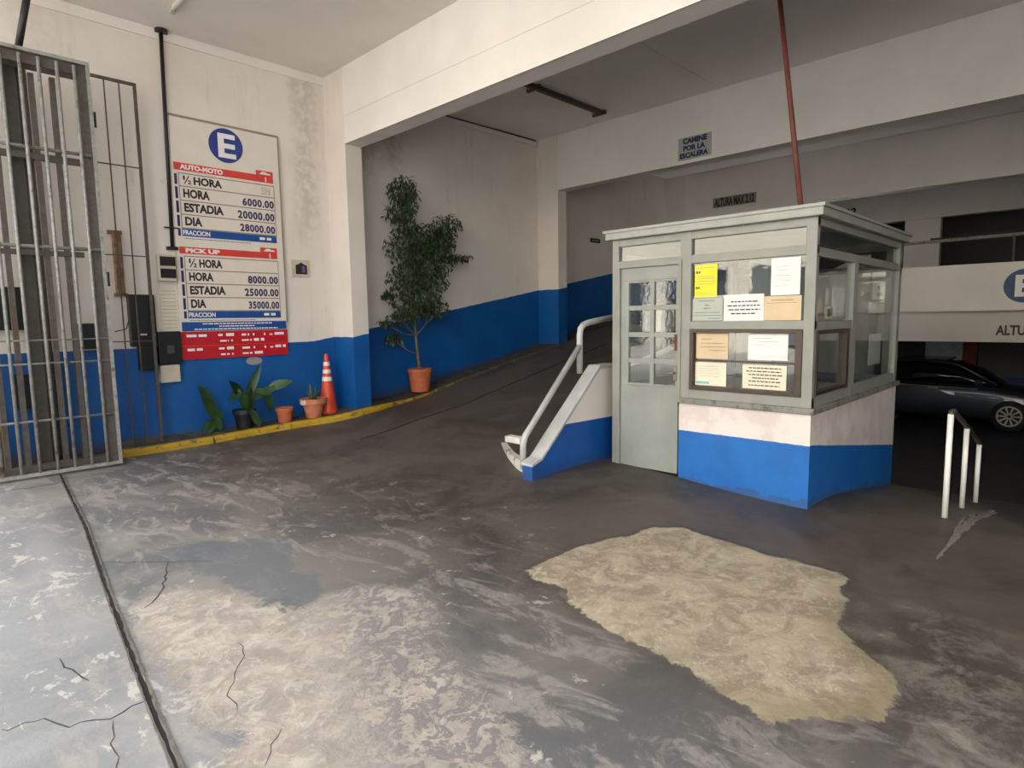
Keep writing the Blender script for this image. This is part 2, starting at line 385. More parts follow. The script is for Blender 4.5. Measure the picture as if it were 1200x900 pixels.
# ------------------------------------------------------------------ ground heights (metres)
def ss(t): t = np.clip(t, 0, 1); return t*t*(3-2*t)
def sr(x, w=.4): return np.where(x <= -w, 0, np.where(x >= w, x, (x+w)**2/(4*w)))
def tilt(X, Y): return .1*ss((Y-1.58)/1.8)*ss((X-2)/2.85)*(1-ss((X-4.6)/1.5))
def g_up(X, Y): return tilt(X, Y)+np.minimum(2.0, .2*sr(X-4.45))
def g_low(X, Y): return tilt(X, Y)+np.maximum(-1.0, -.17*sr(X-5.4)-.1*sr(X-7.6))
def G(x, y):
    x = np.float64(x); y = np.float64(y)
    return float(g_up(x, y) if y > 3.55 else g_low(x, y))

PA = [[2.52,2.38],[2.72,2.4],[3.0,2.39],[3.13,2.35],[3.39,2.25],[3.66,2.22],[3.8,2.06],[3.79,1.89],[3.78,1.68],[3.74,1.44],[3.75,1.19],[3.73,.99],[3.53,.96],[3.4,.88],[3.09,.83],[2.96,.74],[2.87,.64],[2.82,.55],[2.7,.5],[2.55,.51],[2.46,.51],[2.39,.59],[2.29,.68],[2.21,.75],[2.16,.83],[2.19,.93],[2.22,1.06],[2.25,1.15],[2.27,1.28],[2.28,1.42],[2.31,1.58],[2.33,1.77],[2.42,1.95],[2.49,2.06],[2.49,2.22]]
PB = [[.75,3.63],[.93,3.72],[1.06,3.71],[1.18,3.45],[1.27,3.21],[1.38,2.94],[1.6,2.99],[1.8,2.92],[1.93,2.72],[1.93,2.48],[1.81,2.34],[1.59,2.16],[1.62,1.98],[1.56,1.73],[1.51,1.51],[1.39,1.29],[1.21,1.04],[.53,1.76],[.69,2.04],[.75,2.16],[.72,2.32],[.69,2.46],[.74,2.69],[.76,2.86],[.72,3.16],[.7,3.36],[.75,3.49]]
PD = [[1.12,4.4],[1.39,4.4],[1.59,4.24],[1.77,4.04],[1.79,3.77],[1.62,3.49],[1.63,3.13],[1.46,2.92],[1.3,3.07],[1.27,3.44],[1.2,3.77],[1.14,4.03]]
def sdf(X, Y, poly):
    P = np.array(poly); d = np.full(X.shape, 9.); ins = np.zeros(X.shape, bool)
    for i in range(len(P)):
        a, b = P[i], P[(i+1) % len(P)]; e = b-a
        t = np.clip(((X-a[0])*e[0]+(Y-a[1])*e[1])/(e@e), 0, 1)
        d = np.minimum(d, np.hypot(X-a[0]-t*e[0], Y-a[1]-t*e[1]))
        c = ((a[1] > Y) != (b[1] > Y)) & (X < (b[0]-a[0])*(Y-a[1])/((b[1]-a[1]) or 1e-9)+a[0]); ins ^= c
    return np.where(ins, -d, d)
def ground(name, xs, ys, fn):
    X, Y = np.meshgrid(xs, ys, indexing='ij'); Z = fn(X, Y)
    pa = sdf(X, Y, PA); Z = Z+.008*ss(-pa/.04+.3)
    nx, ny = X.shape; v = np.stack([X, Y, Z], -1).reshape(-1, 3)
    i = np.arange(nx*ny).reshape(nx, ny); f = np.stack([i[:-1, :-1], i[1:, :-1], i[1:, 1:], i[:-1, 1:]], -1).reshape(-1, 4)
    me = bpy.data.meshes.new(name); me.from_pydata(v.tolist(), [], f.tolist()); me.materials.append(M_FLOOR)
    for p in me.polygons: p.use_smooth = True
    for nm, d in (('patch', pa), ('worn', sdf(X, Y, PB)), ('dark', sdf(X, Y, PD))):
        a = me.attributes.new(nm, 'FLOAT', 'POINT'); a.data.foreach_set('value', d.reshape(-1).astype(np.float32))
    return struct(link(bpy.data.objects.new(name, me)))
xs = np.unique(np.round(np.concatenate([np.arange(-1.2, 5, .05), np.arange(5, 13, .2), np.arange(13, 26.1, 1)]), 3))
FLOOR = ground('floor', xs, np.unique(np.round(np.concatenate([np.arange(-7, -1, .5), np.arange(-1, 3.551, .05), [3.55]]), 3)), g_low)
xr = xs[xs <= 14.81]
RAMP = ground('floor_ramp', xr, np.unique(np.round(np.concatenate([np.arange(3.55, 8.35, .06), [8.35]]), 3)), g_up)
struct(MB().box(-16, -1.2, -30, 30, -.2, -.02).build('street', M_ROAD))

# ------------------------------------------------------------------ room shell
ZC = 4.97
struct(MB().box(.2, 26.2, 8.3, 8.6, -1.2, ZC+.02).build('wall_left', M_WALL))
struct(MB().box(.2, 26.2, -7.3, -7, -1.2, ZC+.02).build('wall_right', M_WALL))
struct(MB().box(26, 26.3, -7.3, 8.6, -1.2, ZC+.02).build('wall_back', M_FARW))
struct(MB().box(.2, 26.3, -7.3, 8.6, ZC, ZC+.35).build('ceiling', M_CEIL))
struct(MB().box(.2, .5, -12, 14, ZC+.35, 9).build('wall_facade', M_FAC))  # unseen upper front, added to block the sun; height set for its street shadow
struct(MB().box(.2, .5, 8.6, 14, -.1, ZC+.35).add([], []).box(.2, .5, -12, -7.3, -.1, ZC+.35).build('wall_street', M_FAC))
struct(MB().box(.55, 4.68, 8.278, 8.3, 4.855, ZC).build('trim_1', M_BEAM))
struct(MB().box(4.95, 9.27, 8.278, 8.3, 4.855, ZC).build('trim_2', M_BEAM))
def beam(x, z0, y1):
    mb = MB().box(x, x+.26, -7, y1, z0, ZC+.01); mb.box(x-.012, x+.01, -7, y1, z0, z0+.07)
    return struct(mb.build('ceiling_beam', M_BEAM))
for x, z in ((4.68, 3.95), (9.27, 3.95), (14.2, 3.9), (19.3, 3.95)): beam(x, z, 7.77)
for x in (4.68, 9.27, 14.2, 19.3):
    struct(MB().box(x, x+.26, 7.77, 8.31, -1, ZC+.01).build('wall_pilaster', M_WALL))
# hairline casting ridges of the concrete on the big beam
struct(MB().box(4.672, 4.69, -7, 7.76, 4.32, 4.328).build('trim_3', M_BEAM))
# kerb strip along the left wall: path of the kerb's outer face
KP = [(1.72, 7.9), (2.3, 7.89), (3.2, 7.88), (3.9, 7.8), (4.3, 7.7), (4.6, 7.62), (4.95, 7.6), (5.4, 7.66), (6.2, 7.78), (7.0, 7.82), (8, 7.8), (9.2, 7.72), (9.6, 7.72), (10.5, 7.8), (12, 7.8), (14.6, 7.8)]
def kerb_y(x): return float(np.interp(x, [p[0] for p in KP], [p[1] for p in KP]))
def lift(x): return .08-.055*float(ss((x-4.6)/1.2))
kx = np.arange(1.72, 14.6, .1)
sv = []; sf = []
for i, x in enumerate(kx):
    y = kerb_y(x)+.085; z = G(x, y)+lift(x)-.01
    for k in range(5):
        yy = y+(8.32-y)*k/4; sv.append((x, yy, z+.06*(k/4)*float(1-ss((x-2)/1.4))))
    sv.append((x, 8.32, -.3)); sv.append((x, y, -.3))
for i in range(len(kx)-1):
    for k in range(7):
        sf.append((i*7+k, i*7+(k+1) % 7, (i+1)*7+(k+1) % 7, (i+1)*7+k))
sf += [tuple(range(7)), tuple((len(kx)-1)*7+k for k in range(7))[::-1]]
struct(MB().add(sv, sf).build('kerb_strip', M_STRIP))
# yellow painted kerb stones
kerb = thing('yellow_kerb', 'low yellow painted kerb running along the blue and white wall and up the ramp', 'kerb', (1.75, 7.9, 0))
a = 1.75; stones = 0; rnd = random.Random(3)
while a < 9.0:
    b = min(9.2, a+.98); mb = MB(); n = 8
    st = []
    for i in range(n+1):
        x = a+.006+(b-a-.012)*i/n; y = kerb_y(x); z = G(x, y-.05)
        q = lift(x); w_ = .1-.04*float(ss((x-4.8)/1.5)); st.append([(x, y-.012, z-.08), (x, y, z+q*.6), (x, y+.02, z+q), (x, y+w_, z+q), (x, y+w_, z-.08)])
    for r in st: mb.v += r
    for i in range(n):
        for k in range(5): mb.f.append((i*5+k, i*5+(k+1) % 5, (i+1)*5+(k+1) % 5, (i+1)*5+k))
    mb.f += [(0, 1, 2, 3, 4), tuple(n*5+k for k in range(5))[::-1]]
    mb.build('kerb_stone', M_YEL, kerb, label='thin yellow kerb line climbing the ramp' if stones == 4 else None)
    a = b; stones += 1

# ------------------------------------------------------------------ floor details: cracks, gate track
def ribbon(name, pts, w, mat, seed, parent=None, lift=.0035, jag=.012):
    rnd = random.Random(seed); P = []
    for (x0, y0), (x1, y1) in zip(pts, pts[1:]):
        L = math.hypot(x1-x0, y1-y0); n = max(2, int(L/.05))
        for i in range(n): P.append((x0+(x1-x0)*i/n+rnd.uniform(-jag, jag), y0+(y1-y0)*i/n+rnd.uniform(-jag, jag)))
    P.append(pts[-1]); mb = MB(); n = len(P)
    for i, p in enumerate(P):
        q, r = P[max(0, i-1)], P[min(n-1, i+1)]; dx, dy = r[0]-q[0], r[1]-q[1]; L = math.hypot(dx, dy) or 1
        ww = w*rnd.uniform(.4, 1.2)*(.3 if i in (0, n-1) else 1)
        for s in (-1, 1):
            x, y = p[0]-s*dy/L*ww/2, p[1]+s*dx/L*ww/2; g = G(x, y)
            mb.v += [(x, y, g-.02), (x, y, g+lift)]
    for i in range(n-1):
        a = i*4; b = a+4; mb.f += [(a, a+1, b+1, b), (a+1, a+3, b+3, b+1), (a+3, a+2, b+2, b+3)]
    return mb.build(name, mat, parent)
CR = [([[1.11,4.16],[1.05,3.99],[.98,3.79],[.89,3.62],[.83,3.58]], .016), ([[1.04,2.85],[1.0,2.7],[.91,2.6],[.84,2.45],[.82,2.32]], .007),
      ([[.16,2.86],[.23,2.85],[.29,2.83],[.35,2.7],[.41,2.68],[.48,2.65],[.55,2.66],[.61,2.67]], .009), ([[.48,2.62],[.45,2.52],[.44,2.42],[.41,2.33],[.38,2.2]], .007),
      ([[.9,2.11],[.84,2.05],[.77,1.96]], .006), ([[.83,4.47],[.98,4.32],[1.11,4.19],[1.32,3.97]], .006), ([[.41,3.3],[.45,3.1],[.47,3.0]], .014),
      ([[-.2,2.4],[.0,2.75],[.16,2.86]], .009), ([[-.3,7.13],[.59,7.13],[.8,7.1],[1.03,7.1]], .02)]
for i, (p, w) in enumerate(CR): ribbon('floor_crack', p, w*.6, M_CRACK, i, FLOOR, lift=.0015)
ribbon('floor_joint', [(3.9,6.42),(4.39,6.5),(5.34,6.58),(6.37,6.7),(7.36,6.72),(9.5,6.78)], .03, M_GAP, 31, RAMP, jag=.006)
TR = [(1.1,7.5),(.91,5.37),(.75,4.01),(.66,3.17),(.6,2.6),(.56,2.18),(.46,1.2),(.3,-.6)]
track = thing('gate_track', 'long rusty steel gate track sunk in the floor across the entrance', 'track', (1.1, 7.5, 0))
def offs(d):
    o = []
    for i, p in enumerate(TR):
        q, r = TR[max(0, i-1)], TR[min(len(TR)-1, i+1)]; dx, dy = r[0]-q[0], r[1]-q[1]; L = math.hypot(dx, dy)
        o.append((p[0]-dy/L*d, p[1]+dx/L*d))
    return o
ribbon('groove', offs(0), .02, M_GAP, 50, track, lift=.004, jag=.002)  # raised black strip painted in for the dark recess between the steel edges
ribbon('steel_edge', offs(.015), .01, M_STEEL, 51, track, lift=.011, jag=.001)
ribbon('steel_edge', offs(-.015), .01, M_STEEL, 52, track, lift=.008, jag=.001)

# ------------------------------------------------------------------ attendant's booth
BX0, BX1, BY0, BY1, BZ = 4.85, 7.42, 1.58, 3.40, 2.29
booth = thing('attendant_booth', 'grey glazed attendant booth on a white and blue painted base', 'booth', ((BX0+BX1)/2, (BY0+BY1)/2, 0))
SILL = .775
mb = MB().box(BX0, BX0+.12, BY0, 2.685, -.1, SILL-.03)
mb.box(BX0+.12, BX1, BY0, BY0+.12, -.6, SILL-.03); mb.box(BX1-.12, BX1, BY0+.12, BY1, -.6, SILL-.03); mb.box(BX0+.12, BX1-.12, BY1-.12, BY1, -.2, SILL-.03)
mb.build('base_wall', M_BBASE, booth)
MB().box(BX0-.03, BX0+.15, BY0-.03, 2.70, SILL-.035, SILL+.012).box(BX0+.15, BX1+.03, BY0-.03, BY0+.15, SILL-.035, SILL+.012).box(BX1-.15, BX1+.03, BY0+.15, BY1, SILL-.035, SILL+.012).build('sill', M_SILL, booth, bevel=.006)
MB().box(BX0+.1, BX1-.1, BY0+.1, BY1-.1, -.05, .09).build('booth_floor', M_DESK, booth)
roof = MB().box(BX0-.05, BX1+.05, BY0-.05, BY1+.05, BZ-.075, BZ).build('roof', M_ROOF, booth, bevel=.008)
MB().box(BX0-.065, BX1+.065, BY0-.065, BY1+.065, BZ-.012, BZ+.012).build('roof_edge', M_ROOF, roof)
# frame, front plane X = BX0 (rails and posts)
fx0, fx1 = BX0, BX0+.06
T0, T1 = 2.145, 2.22     # head rail
FZ = BZ-.075
mb = MB()
def fpost(ya, yb, z0=SILL, z1=FZ): mb.box(fx0, fx1, ya, yb, z0, z1)
def frail(z0, z1, ya=BY0, yb=BY1): mb.box(fx0+.004, fx1-.004, ya, yb, z0, z1)
fpost(BY1-.07, BY1, .08); fpost(2.59, 2.69, SILL); fpost(BY0, BY0+.08)
frail(2.15, FZ); frail(1.945, 2.015); frail(1.385, 1.455, BY0, 2.69); frail(SILL, .865, BY0, 2.69)
mb.build('front_frame', M_FRAME, booth, bevel=.004)
# side frame, plane Y = BY0
mb = MB()
def spost(xa, xb, z0=SILL, z1=FZ): mb.box(xa, xb, BY0, BY0+.06, z0, z1)
def srail(z0, z1, xa=BX0+.06, xb=BX1): mb.box(xa, xb, BY0+.004, BY0+.056, z0, z1)
spost(BX1-.1, BX1); spost(5.80, 5.91, SILL, 1.95)
srail(2.155, FZ); srail(1.93, 2.0); srail(1.375, 1.445, BX0+.06, 5.8); srail(SILL, .875)
mb.build('side_frame', M_FRAME, booth, bevel=.004)
# back and left frames
mb = MB()
for y in (BY0+.06, 2.45, BY1-.07): mb.box(BX1-.06, BX1, y, y+.07, SILL, FZ)
for z in (SILL, 1.93, 2.15): mb.box(BX1-.056, BX1-.004, BY0, BY1, z, z+.065)
mb.build('back_frame', M_FRAME, booth)
mb = MB().box(BX0+.06, BX1-.06, BY1-.06, BY1, SILL, .86)
for x in (BX0+.06, 6.1, BX1-.13): mb.box(x, x+.07, BY1-.06, BY1, SILL, FZ)
mb.box(BX0+.06, BX1-.06, BY1-.06, BY1, 2.1, FZ); mb.box(BX0+.06, BX1-.06, BY1-.05, BY1-.01, 1.35, 1.42)
mb.build('left_frame', M_FRAME, booth)
# panes
def fpane(ya, yb, z0, z1, x=BX0+.03, par=None): return MB().box(x, x+.004, ya, yb, z0, z1).build('pane', M_GLASS, par or booth)
fpane(BY0+.08, 2.59, 2.015, 2.15); fpane(2.69, BY1-.07, 2.015, 2.15); fpane(BY0+.08, 2.59, 1.455, 1.945)
for xa, xb, z0, z1 in ((BX0+.06, BX1-.1, 2.0, 2.155), (BX0+.06, 5.8, 1.445, 1.93), (5.91, BX1-.1, .875, 1.93)):
    MB().box(xa, xb, BY0+.03, BY0+.034, z0, z1).build('pane', M_GLASS, booth)
for ya, yb in ((BY0+.13, 2.45), (2.52, BY1-.07)): MB().box(BX1-.034, BX1-.03, ya, yb, .84, 1.93).build('pane', M_GLASS, booth)
for xa, xb in ((BX0+.13, 6.1), (6.17, BX1-.13)): MB().box(xa, xb, BY1-.034, BY1-.03, 1.42, 2.1).build('pane', M_GLASS, booth)
for xa, xb in ((BX0+.13, 6.1), (6.17, BX1-.13)): MB().box(xa, xb, BY1-.034, BY1-.03, .86, 1.35).build('pane', M_GLASS, booth)
# brown aluminium sliding window, front
ya, yb, z0, z1 = 2.59, BY0+.08, .865, 1.385
mb = MB().box(BX0-.01, BX0+.07, ya-.035, ya, z0, z1).box(BX0-.01, BX0+.07, yb, yb+.05, z0, z1).box(BX0-.007, BX0+.067, yb+.003, ya-.003, z0+.001, z0+.035).box(BX0-.007, BX0+.067, yb+.003, ya-.003, z1-.03, z1-.001)
sw = mb.build('sliding_window', M_ALU, booth, bevel=.002)
MB().box(BX0+.02, BX0+.045, yb+.05, ya-.035, 1.112, 1.128).build('mid_bar', M_ALU, sw)
fpane(yb+.05, ya-.035, z0+.035, z1-.03, par=sw)
# the same on the side
xa, xb, z0, z1 = BX0+.06, 5.80, .875, 1.375
mb = MB().box(xa, xa+.03, BY0-.01, BY0+.06, z0, z1).box(5.64, 5.70, BY0-.01, BY0+.06, z0, z1).box(xa+.003, 5.697, BY0-.007, BY0+.057, z0+.001, z0+.03).box(xa+.003, 5.697, BY0-.007, BY0+.057, z1-.03, z1-.001)
sw2 = mb.build('sliding_window', M_ALU, booth, bevel=.002)
MB().box(xa+.03, 5.64, BY0+.03, BY0+.034, z0+.03, z1-.03).build('pane', M_GLASS, sw2)
MB().box(5.70, 5.80, BY0, BY0+.05, z0, z1).build('jamb', M_FRAME, sw2)
# door
dy0, dy1, dz0, dz1 = 2.705, 3.31, .085, 1.945
cols = [(3.01, 3.205), (2.755, 2.94)]; rws = [(.885, 1.072), (1.118, 1.312), (1.357, 1.558), (1.603, 1.81)]
mb = MB(); dx0, dx1 = BX0+.012, BX0+.05
mb.box(dx0, dx1, dy0, dy1, dz0, .86); mb.box(dx0, dx1, dy0, dy1, 1.83, dz1)
mb.box(dx0, dx1, dy0, 2.735, .86, 1.83); mb.box(dx0, dx1, 3.225, dy1, .86, 1.83); mb.box(dx0, dx1, 2.955, 2.995, .86, 1.83)
for a_, b_ in zip([.86]+[r[1] for r in rws], [r[0] for r in rws]+[1.83]):
    mb.box(dx0+.003, dx1-.003, 2.735, 3.225, a_, b_)
door = mb.build('door', M_DOOR, booth, bevel=.003)
for y0_, y1_ in ((2.995, 3.225), (2.735, 2.955)):
    for r in rws:
        MB().box(dx0+.018, dx0+.022, y0_, y1_, r[0], r[1]).build('pane', M_GLASS, door)
MB().box(dx0-.012, dx0+.0, 2.715, 2.745, .93, 1.06).tube([(dx0, 2.73, 1.0), (dx0-.05, 2.73, 1.0), (dx0-.05, 2.80, 1.0)], .009, 8).build('door_handle', M_STEEL, door)
MB().box(dx0-.02, dx0, 2.705, 2.735, 1.2, 1.34).build('pull_grip', M_RUST, door)
MB().box(BX0-.012, BX0+.02, dy1, dy1+.035, .08, 1.99).box(BX0-.012, BX0+.02, dy0-.03, dy0, .78, 1.99).box(BX0-.009, BX0+.017, dy0-.027, dy1+.032, 1.95, 1.987).build('door_frame', M_FRAME, booth, bevel=.003)
# notices on the glass (each lies against the pane: things of their own)
def notice(name, label, mat, ya, yb, z0, z1, x=BX0+.026, cat='notice', rows=None, ink=M_INK, seed=1):
    o = MB().box(x-.0015, x, ya, yb, z0, z1).build(name, mat); tag(o, label, cat)
    if rows: dashes('printed_lines', o, ink, 'X', x-.0015, rows, seed, .0008)
    return o
ny = notice('paper_notice', 'yellow two-part notice in the upper left of the front window', M_PYEL, 2.565, 2.365, 1.655, 1.928, rows=[(2.55, 2.38, z, .006) for z in (1.675, 1.69, 1.765, 1.81, 1.825, 1.9)], seed=2, ink=M_LINE)
text('BA', 'lettering', ny, M_INK, 'X', BX0+.0245, 2.555, 2.51, 1.855, 1.88, .001, .03)
text('BA', 'lettering', ny, M_INK, 'X', BX0+.0245, 2.555, 2.515, 1.725, 1.748, .001, .03)
MB().box(BX0+.0225, BX0+.0245, 2.56, 2.37, 1.788, 1.792).build('fold_line', M_LINE, ny)
notice('paper_notice', 'grey-green printed notice at the lower left of the upper front pane', M_PGRN, 2.583, 2.31, 1.458, 1.645, rows=[(2.53, 2.38, 1.622, .006), (2.47, 2.43, 1.585, .008), (2.48, 2.42, 1.56, .008), (2.56, 2.33, 1.525, .005), (2.57, 2.32, 1.5, .005), (2.44, 2.33, 1.475, .006)], seed=3)
notice('paper_notice', 'white notice with four lines of bold print above the sliding window', M_PWHT, 2.302, 1.97, 1.455, 1.668, x=BX0+.024, rows=[(2.24, 2.02, 1.605, .014), (2.27, 2.0, 1.572, .014), (2.26, 2.0, 1.54, .014), (2.24, 2.03, 1.508, .014)], seed=4)
notice('paper_notice', 'tan printed sheet at the lower right of the upper front pane', M_PTAN, 1.968, 1.685, 1.457, 1.645, rows=[(1.91, 1.74, 1.61, .006), (1.95, 1.72, 1.59, .003)], seed=5)
notice('paper_notice', 'tall white sheet at the upper right of the front window', M_PWHT, 1.92, 1.70, 1.65, 1.935, rows=[(1.88, 1.78, z, .004) for z in (1.87, 1.84, 1.8, 1.76, 1.72)], seed=6, ink=M_LINE)
XI = BX0+.029
notice('paper_notice', 'tan printed sheet in the upper left of the sliding window', M_PTAN, 2.545, 2.258, 1.135, 1.353, rows=[(2.5, 2.4, 1.3, .006), (2.5, 2.3, 1.265, .005), (2.5, 2.28, 1.235, .005), (2.42, 2.28, 1.205, .005)], x=XI, seed=7)
nt = notice('paper_notice', 'cream sheet with a teal bar in the lower left of the sliding window', M_PCRM, 2.55, 2.27, .905, 1.105, x=XI, rows=[(2.51, 2.33, z, .004) for z in (1.07, 1.05, 1.03, 1.01, .985)], ink=M_LINE, seed=8)
MB().box(XI-.0025, XI-.0015, 2.54, 2.42, .918, .94).build('teal_bar', M_TEAL, nt)
notice('paper_notice', 'white sheet with faint print in the upper right of the sliding window', M_PWHT, 2.09, 1.775, 1.14, 1.35, x=XI, rows=[(2.05, 1.9, 1.31, .006), (2.02, 1.85, 1.285, .005), (2.05, 1.95, 1.26, .005), (1.92, 1.8, 1.17, .004)], seed=9, ink=M_LINE)
notice('paper_notice', 'cream notice with bold spotted lettering in the lower right of the sliding window', M_PCRM, 2.13, 1.78, .905, 1.1, x=XI, rows=[(2.08, 1.82, 1.07, .012), (2.1, 1.82, 1.043, .012), (2.08, 1.81, 1.016, .012), (2.05, 1.84, .989, .012), (2.08, 1.82, .962, .012), (2.08, 1.83, .93, .012)], seed=10)
# notices on the side glazing
for ya_, yb_, za_, zb_, lab, mt in ((5.35, 5.68, 1.48, 1.72, 'white sheet taped inside the side window', M_PWHT), (5.2, 5.38, 1.46, 1.56, 'small cream card with a brown square inside the side window', M_PCRM), (5.0, 5.12, 1.5, 1.62, 'small beige card low in the side window', M_PTAN), (5.2, 5.26, 1.58, 1.7, 'narrow white strip inside the side window', M_PWHT)):
    o = MB().box(ya_, yb_, BY0+.038, BY0+.04, za_, zb_).build('paper_notice', mt); tag(o, lab, 'notice')
    if 'brown' in lab: MB().box(5.25, 5.33, BY0+.036, BY0+.038, 1.48, 1.54).build('brown_square', M_RUST, o)
# interior
desk = thing('desk', 'dark desk inside the booth under the sliding window', 'desk', (5.3, 2.1, .09))
MB().box(4.98, 5.55, 1.72, 2.66, .70, .74).build('tabletop', M_DESK, desk)
for x, y in ((5.0, 1.74), (5.5, 1.74), (5.0, 2.6), (5.5, 2.6)): MB().box(x, x+.04, y, y+.04, .09, .70).build('leg', M_DESK, desk)
mon = thing('monitor', 'black computer monitor on the desk behind the side window', 'monitor', (5.38, 1.88, .74))
MB().box(5.16, 5.54, 1.86, 1.9, .86, 1.1).build('screen', M_BLACK, mon, bevel=.008); MB().box(5.33, 5.37, 1.87, 1.89, .76, .9).box(5.25, 5.45, 1.8, 1.96, .741, .76).build('stand', M_BLACK, mon)
lk = thing('locker', 'grey metal locker standing at the back of the booth', 'locker', (6.85, 2.55, .09))
MB().box(6.6, 7.1, 2.3, 2.82, .09, 2.07).build('body', M_GREYCAB, lk)
for k in range(4): MB().box(6.585, 6.6, 2.31, 2.81, .13+k*.485, .595+k*.485).build('drawer', M_GREYCAB, lk)
wl = thing('wall_shelf', 'shelf of files at the left side of the booth interior', 'shelf', (5.7, 3.2, 1.35))
MB().box(5.2, 6.0, 3.1, 3.33, 1.33, 1.35).build('board', M_DESK, wl)
for k in range(7):
    c = [M_PWHT, M_NAVY, M_PCRM, M_GREYCAB, M_CRIM, M_PWHT, M_PTAN][k]
    o = MB().box(5.25+k*.09, 5.32+k*.09, 3.11, 3.32, 1.351, 1.62).build('binder', c)
    tag(o, ['white binder nearest the booth door', 'blue binder on the booth shelf', 'cream binder on the booth shelf', 'grey binder on the booth shelf', 'red binder on the booth shelf', 'white binder beside the tan one', 'tan binder at the far end of the booth shelf'][k], 'binder', 'binders on the booth shelf')
ch = thing('office_chair', 'dark office chair inside the booth behind the desk', 'chair', (5.95, 2.2, .09))
MB().box(5.75, 6.2, 1.98, 2.42, .52, .6).build('seat', M_DESK, ch, bevel=.03); MB().box(6.14, 6.2, 2.0, 2.4, .68, 1.2).build('backrest', M_DESK, ch, bevel=.02)
MB().tube([(5.97, 2.2, .12), (5.97, 2.2, .53)], .03).tube([(5.72, 2.2, .12), (6.22, 2.2, .12)], .02).tube([(5.97, 1.95, .12), (5.97, 2.45, .12)], .02).tube([(6.17, 2.2, .5), (6.17, 2.2, .8)], .02).build('pedestal', M_BLACK, ch)
for k, (x, c, lab, w) in enumerate(((5.0, M_PWHT, 'white paper stack behind the side sliding window', .12), (5.17, M_CRIM, 'red box behind the side sliding window', .14), (5.35, M_RED, 'small light red box behind the side sliding window', .1), (5.49, M_PWHT, 'small white box at the end of the side sill', .06))):
    o = MB().box(x, x+w, BY0+.12, BY0+.2, .80 if 0 else .787, .84+.02*(k % 2)).build('small_box', c); tag(o, lab, 'box')
cal = MB().box(6.55, 6.95, BY0+.05, BY0+.056, 1.0, 1.3).build('paper_notice', M_PWHT); tag(cal, 'pale sheet low inside the large side pane', 'notice')
# booth mounted rod
rod = MB().tube([(4.9, 1.72, 2.285), (5.83, 2.38, 4.97)], .02, 10).build('slanted_rod', M_RUST, smooth=True); tag(rod, 'thin red-brown rod slanting from the ceiling down to the booth roof corner', 'rod')

# ------------------------------------------------------------------ stair side wall and pipe rail, left of the booth
def stair_wall_mat():
    t = NT('stair_wall_paint'); x, y, z = t.xyz()
    zb = t.math('MULTIPLY_ADD', x, -.02, .605)
    blue = t.mix(t.ramp(t.noise(3, 5, .6), .35, .7), rgb(10, 72, 146), rgb(16, 84, 160))
    gz_ = t.math('SUBTRACT', z, .05); blue = t.mix(t.math('MULTIPLY', t.ramp(t.math('ADD', gz_, t.math('MULTIPLY', t.noise(6), .2)), .28, .16), .35), blue, rgb(50, 58, 76))
    return t.out(t.mix(t.math('LESS_THAN', z, zb), rgb(222, 214, 204), blue), .5)
sw_ = thing('stair_side_wall', 'low sloping blue and white side wall against the left of the booth', 'wall', (4.5, 3.65, .1))
prof = [(3.86, -.1), (3.86, .21), (3.98, .24), (4.86, 1.0), (5.12, 1.0), (5.12, -.1)]
MB().prism(prof, 1, 3.55, 3.67).build('wall_body', stair_wall_mat(), sw_)
cop = [(3.85, .2), (3.85, .225), (3.975, .262), (4.85, 1.035), (5.12, 1.035), (5.12, 1.0), (4.862, 1.0), (3.985, .237)]
MB().prism(cop, 1, 3.54, 3.685).build('coping', M_STRGREY, sw_, bevel=.005)
prl = thing('pipe_handrail', 'worn silver pipe handrail rising along the sloping wall beside the booth', 'handrail', (3.95, 3.74, .2))
MB().tube([(3.93, 3.725, .14), (3.93, 3.725, .36), (3.96, 3.725, .44), (4.08, 3.725, .555), (4.76, 3.725, 1.22)], .029, 12).build('sloped_pipe', M_PIPE, prl, smooth=True)
MB().tube([(4.775, 3.735, .95), (4.775, 3.735, 1.32), (4.79, 3.735, 1.39), (4.84, 3.735, 1.43), (4.92, 3.735, 1.45), (5.6, 3.735, 1.53)], .031, 12).build('upper_bend', M_PIPE, prl, smooth=True)
MB().box(3.90, 3.98, 3.74, 3.93, .37, .43).build('end_stub', M_WHITEK, prl, bevel=.008)
# rounded nose of the raised walk behind the stair wall
pts = [(3.97, 3.69), (4.0, 3.8), (4.06, 3.93), (4.16, 4.09), (4.28, 4.27), (4.45, 4.5), (4.62, 4.72)]
mb = MB(); n = len(pts); ht = [.1, .1, .095, .08, .055, .03, .004]
for i, (x, y) in enumerate(pts):
    g = G(x, y)
    for dx, dz in ((0, -.03), (.008, ht[i]), (.07, ht[i]+.004), (.07, -.03)): mb.v.append((x+dx*.85, y-dx*.5, g+dz))
for i in range(n-1):
    for k in range(4): mb.f.append((i*4+k, i*4+(k+1) % 4, (i+1)*4+(k+1) % 4, (i+1)*4+k))
mb.f += [(0, 1, 2, 3), tuple((n-1)*4+k for k in range(4))[::-1]]
tag(mb.build('kerb_nose', M_WHITEK), 'curved white painted kerb nose at the foot of the silver handrail', 'kerb')

# wall between the rising ramp and the sinking one, behind the booth
rx = np.arange(5.12, 14.4, .5); poly = [(float(x), float(g_up(np.float64(x), np.float64(4)))+.75) for x in rx]
struct(MB().prism([(5.12, -1.2)]+poly+[(float(rx[-1]), -1.2)], 1, 3.56, 3.72).build('wall_ramp_side', M_BEAM))

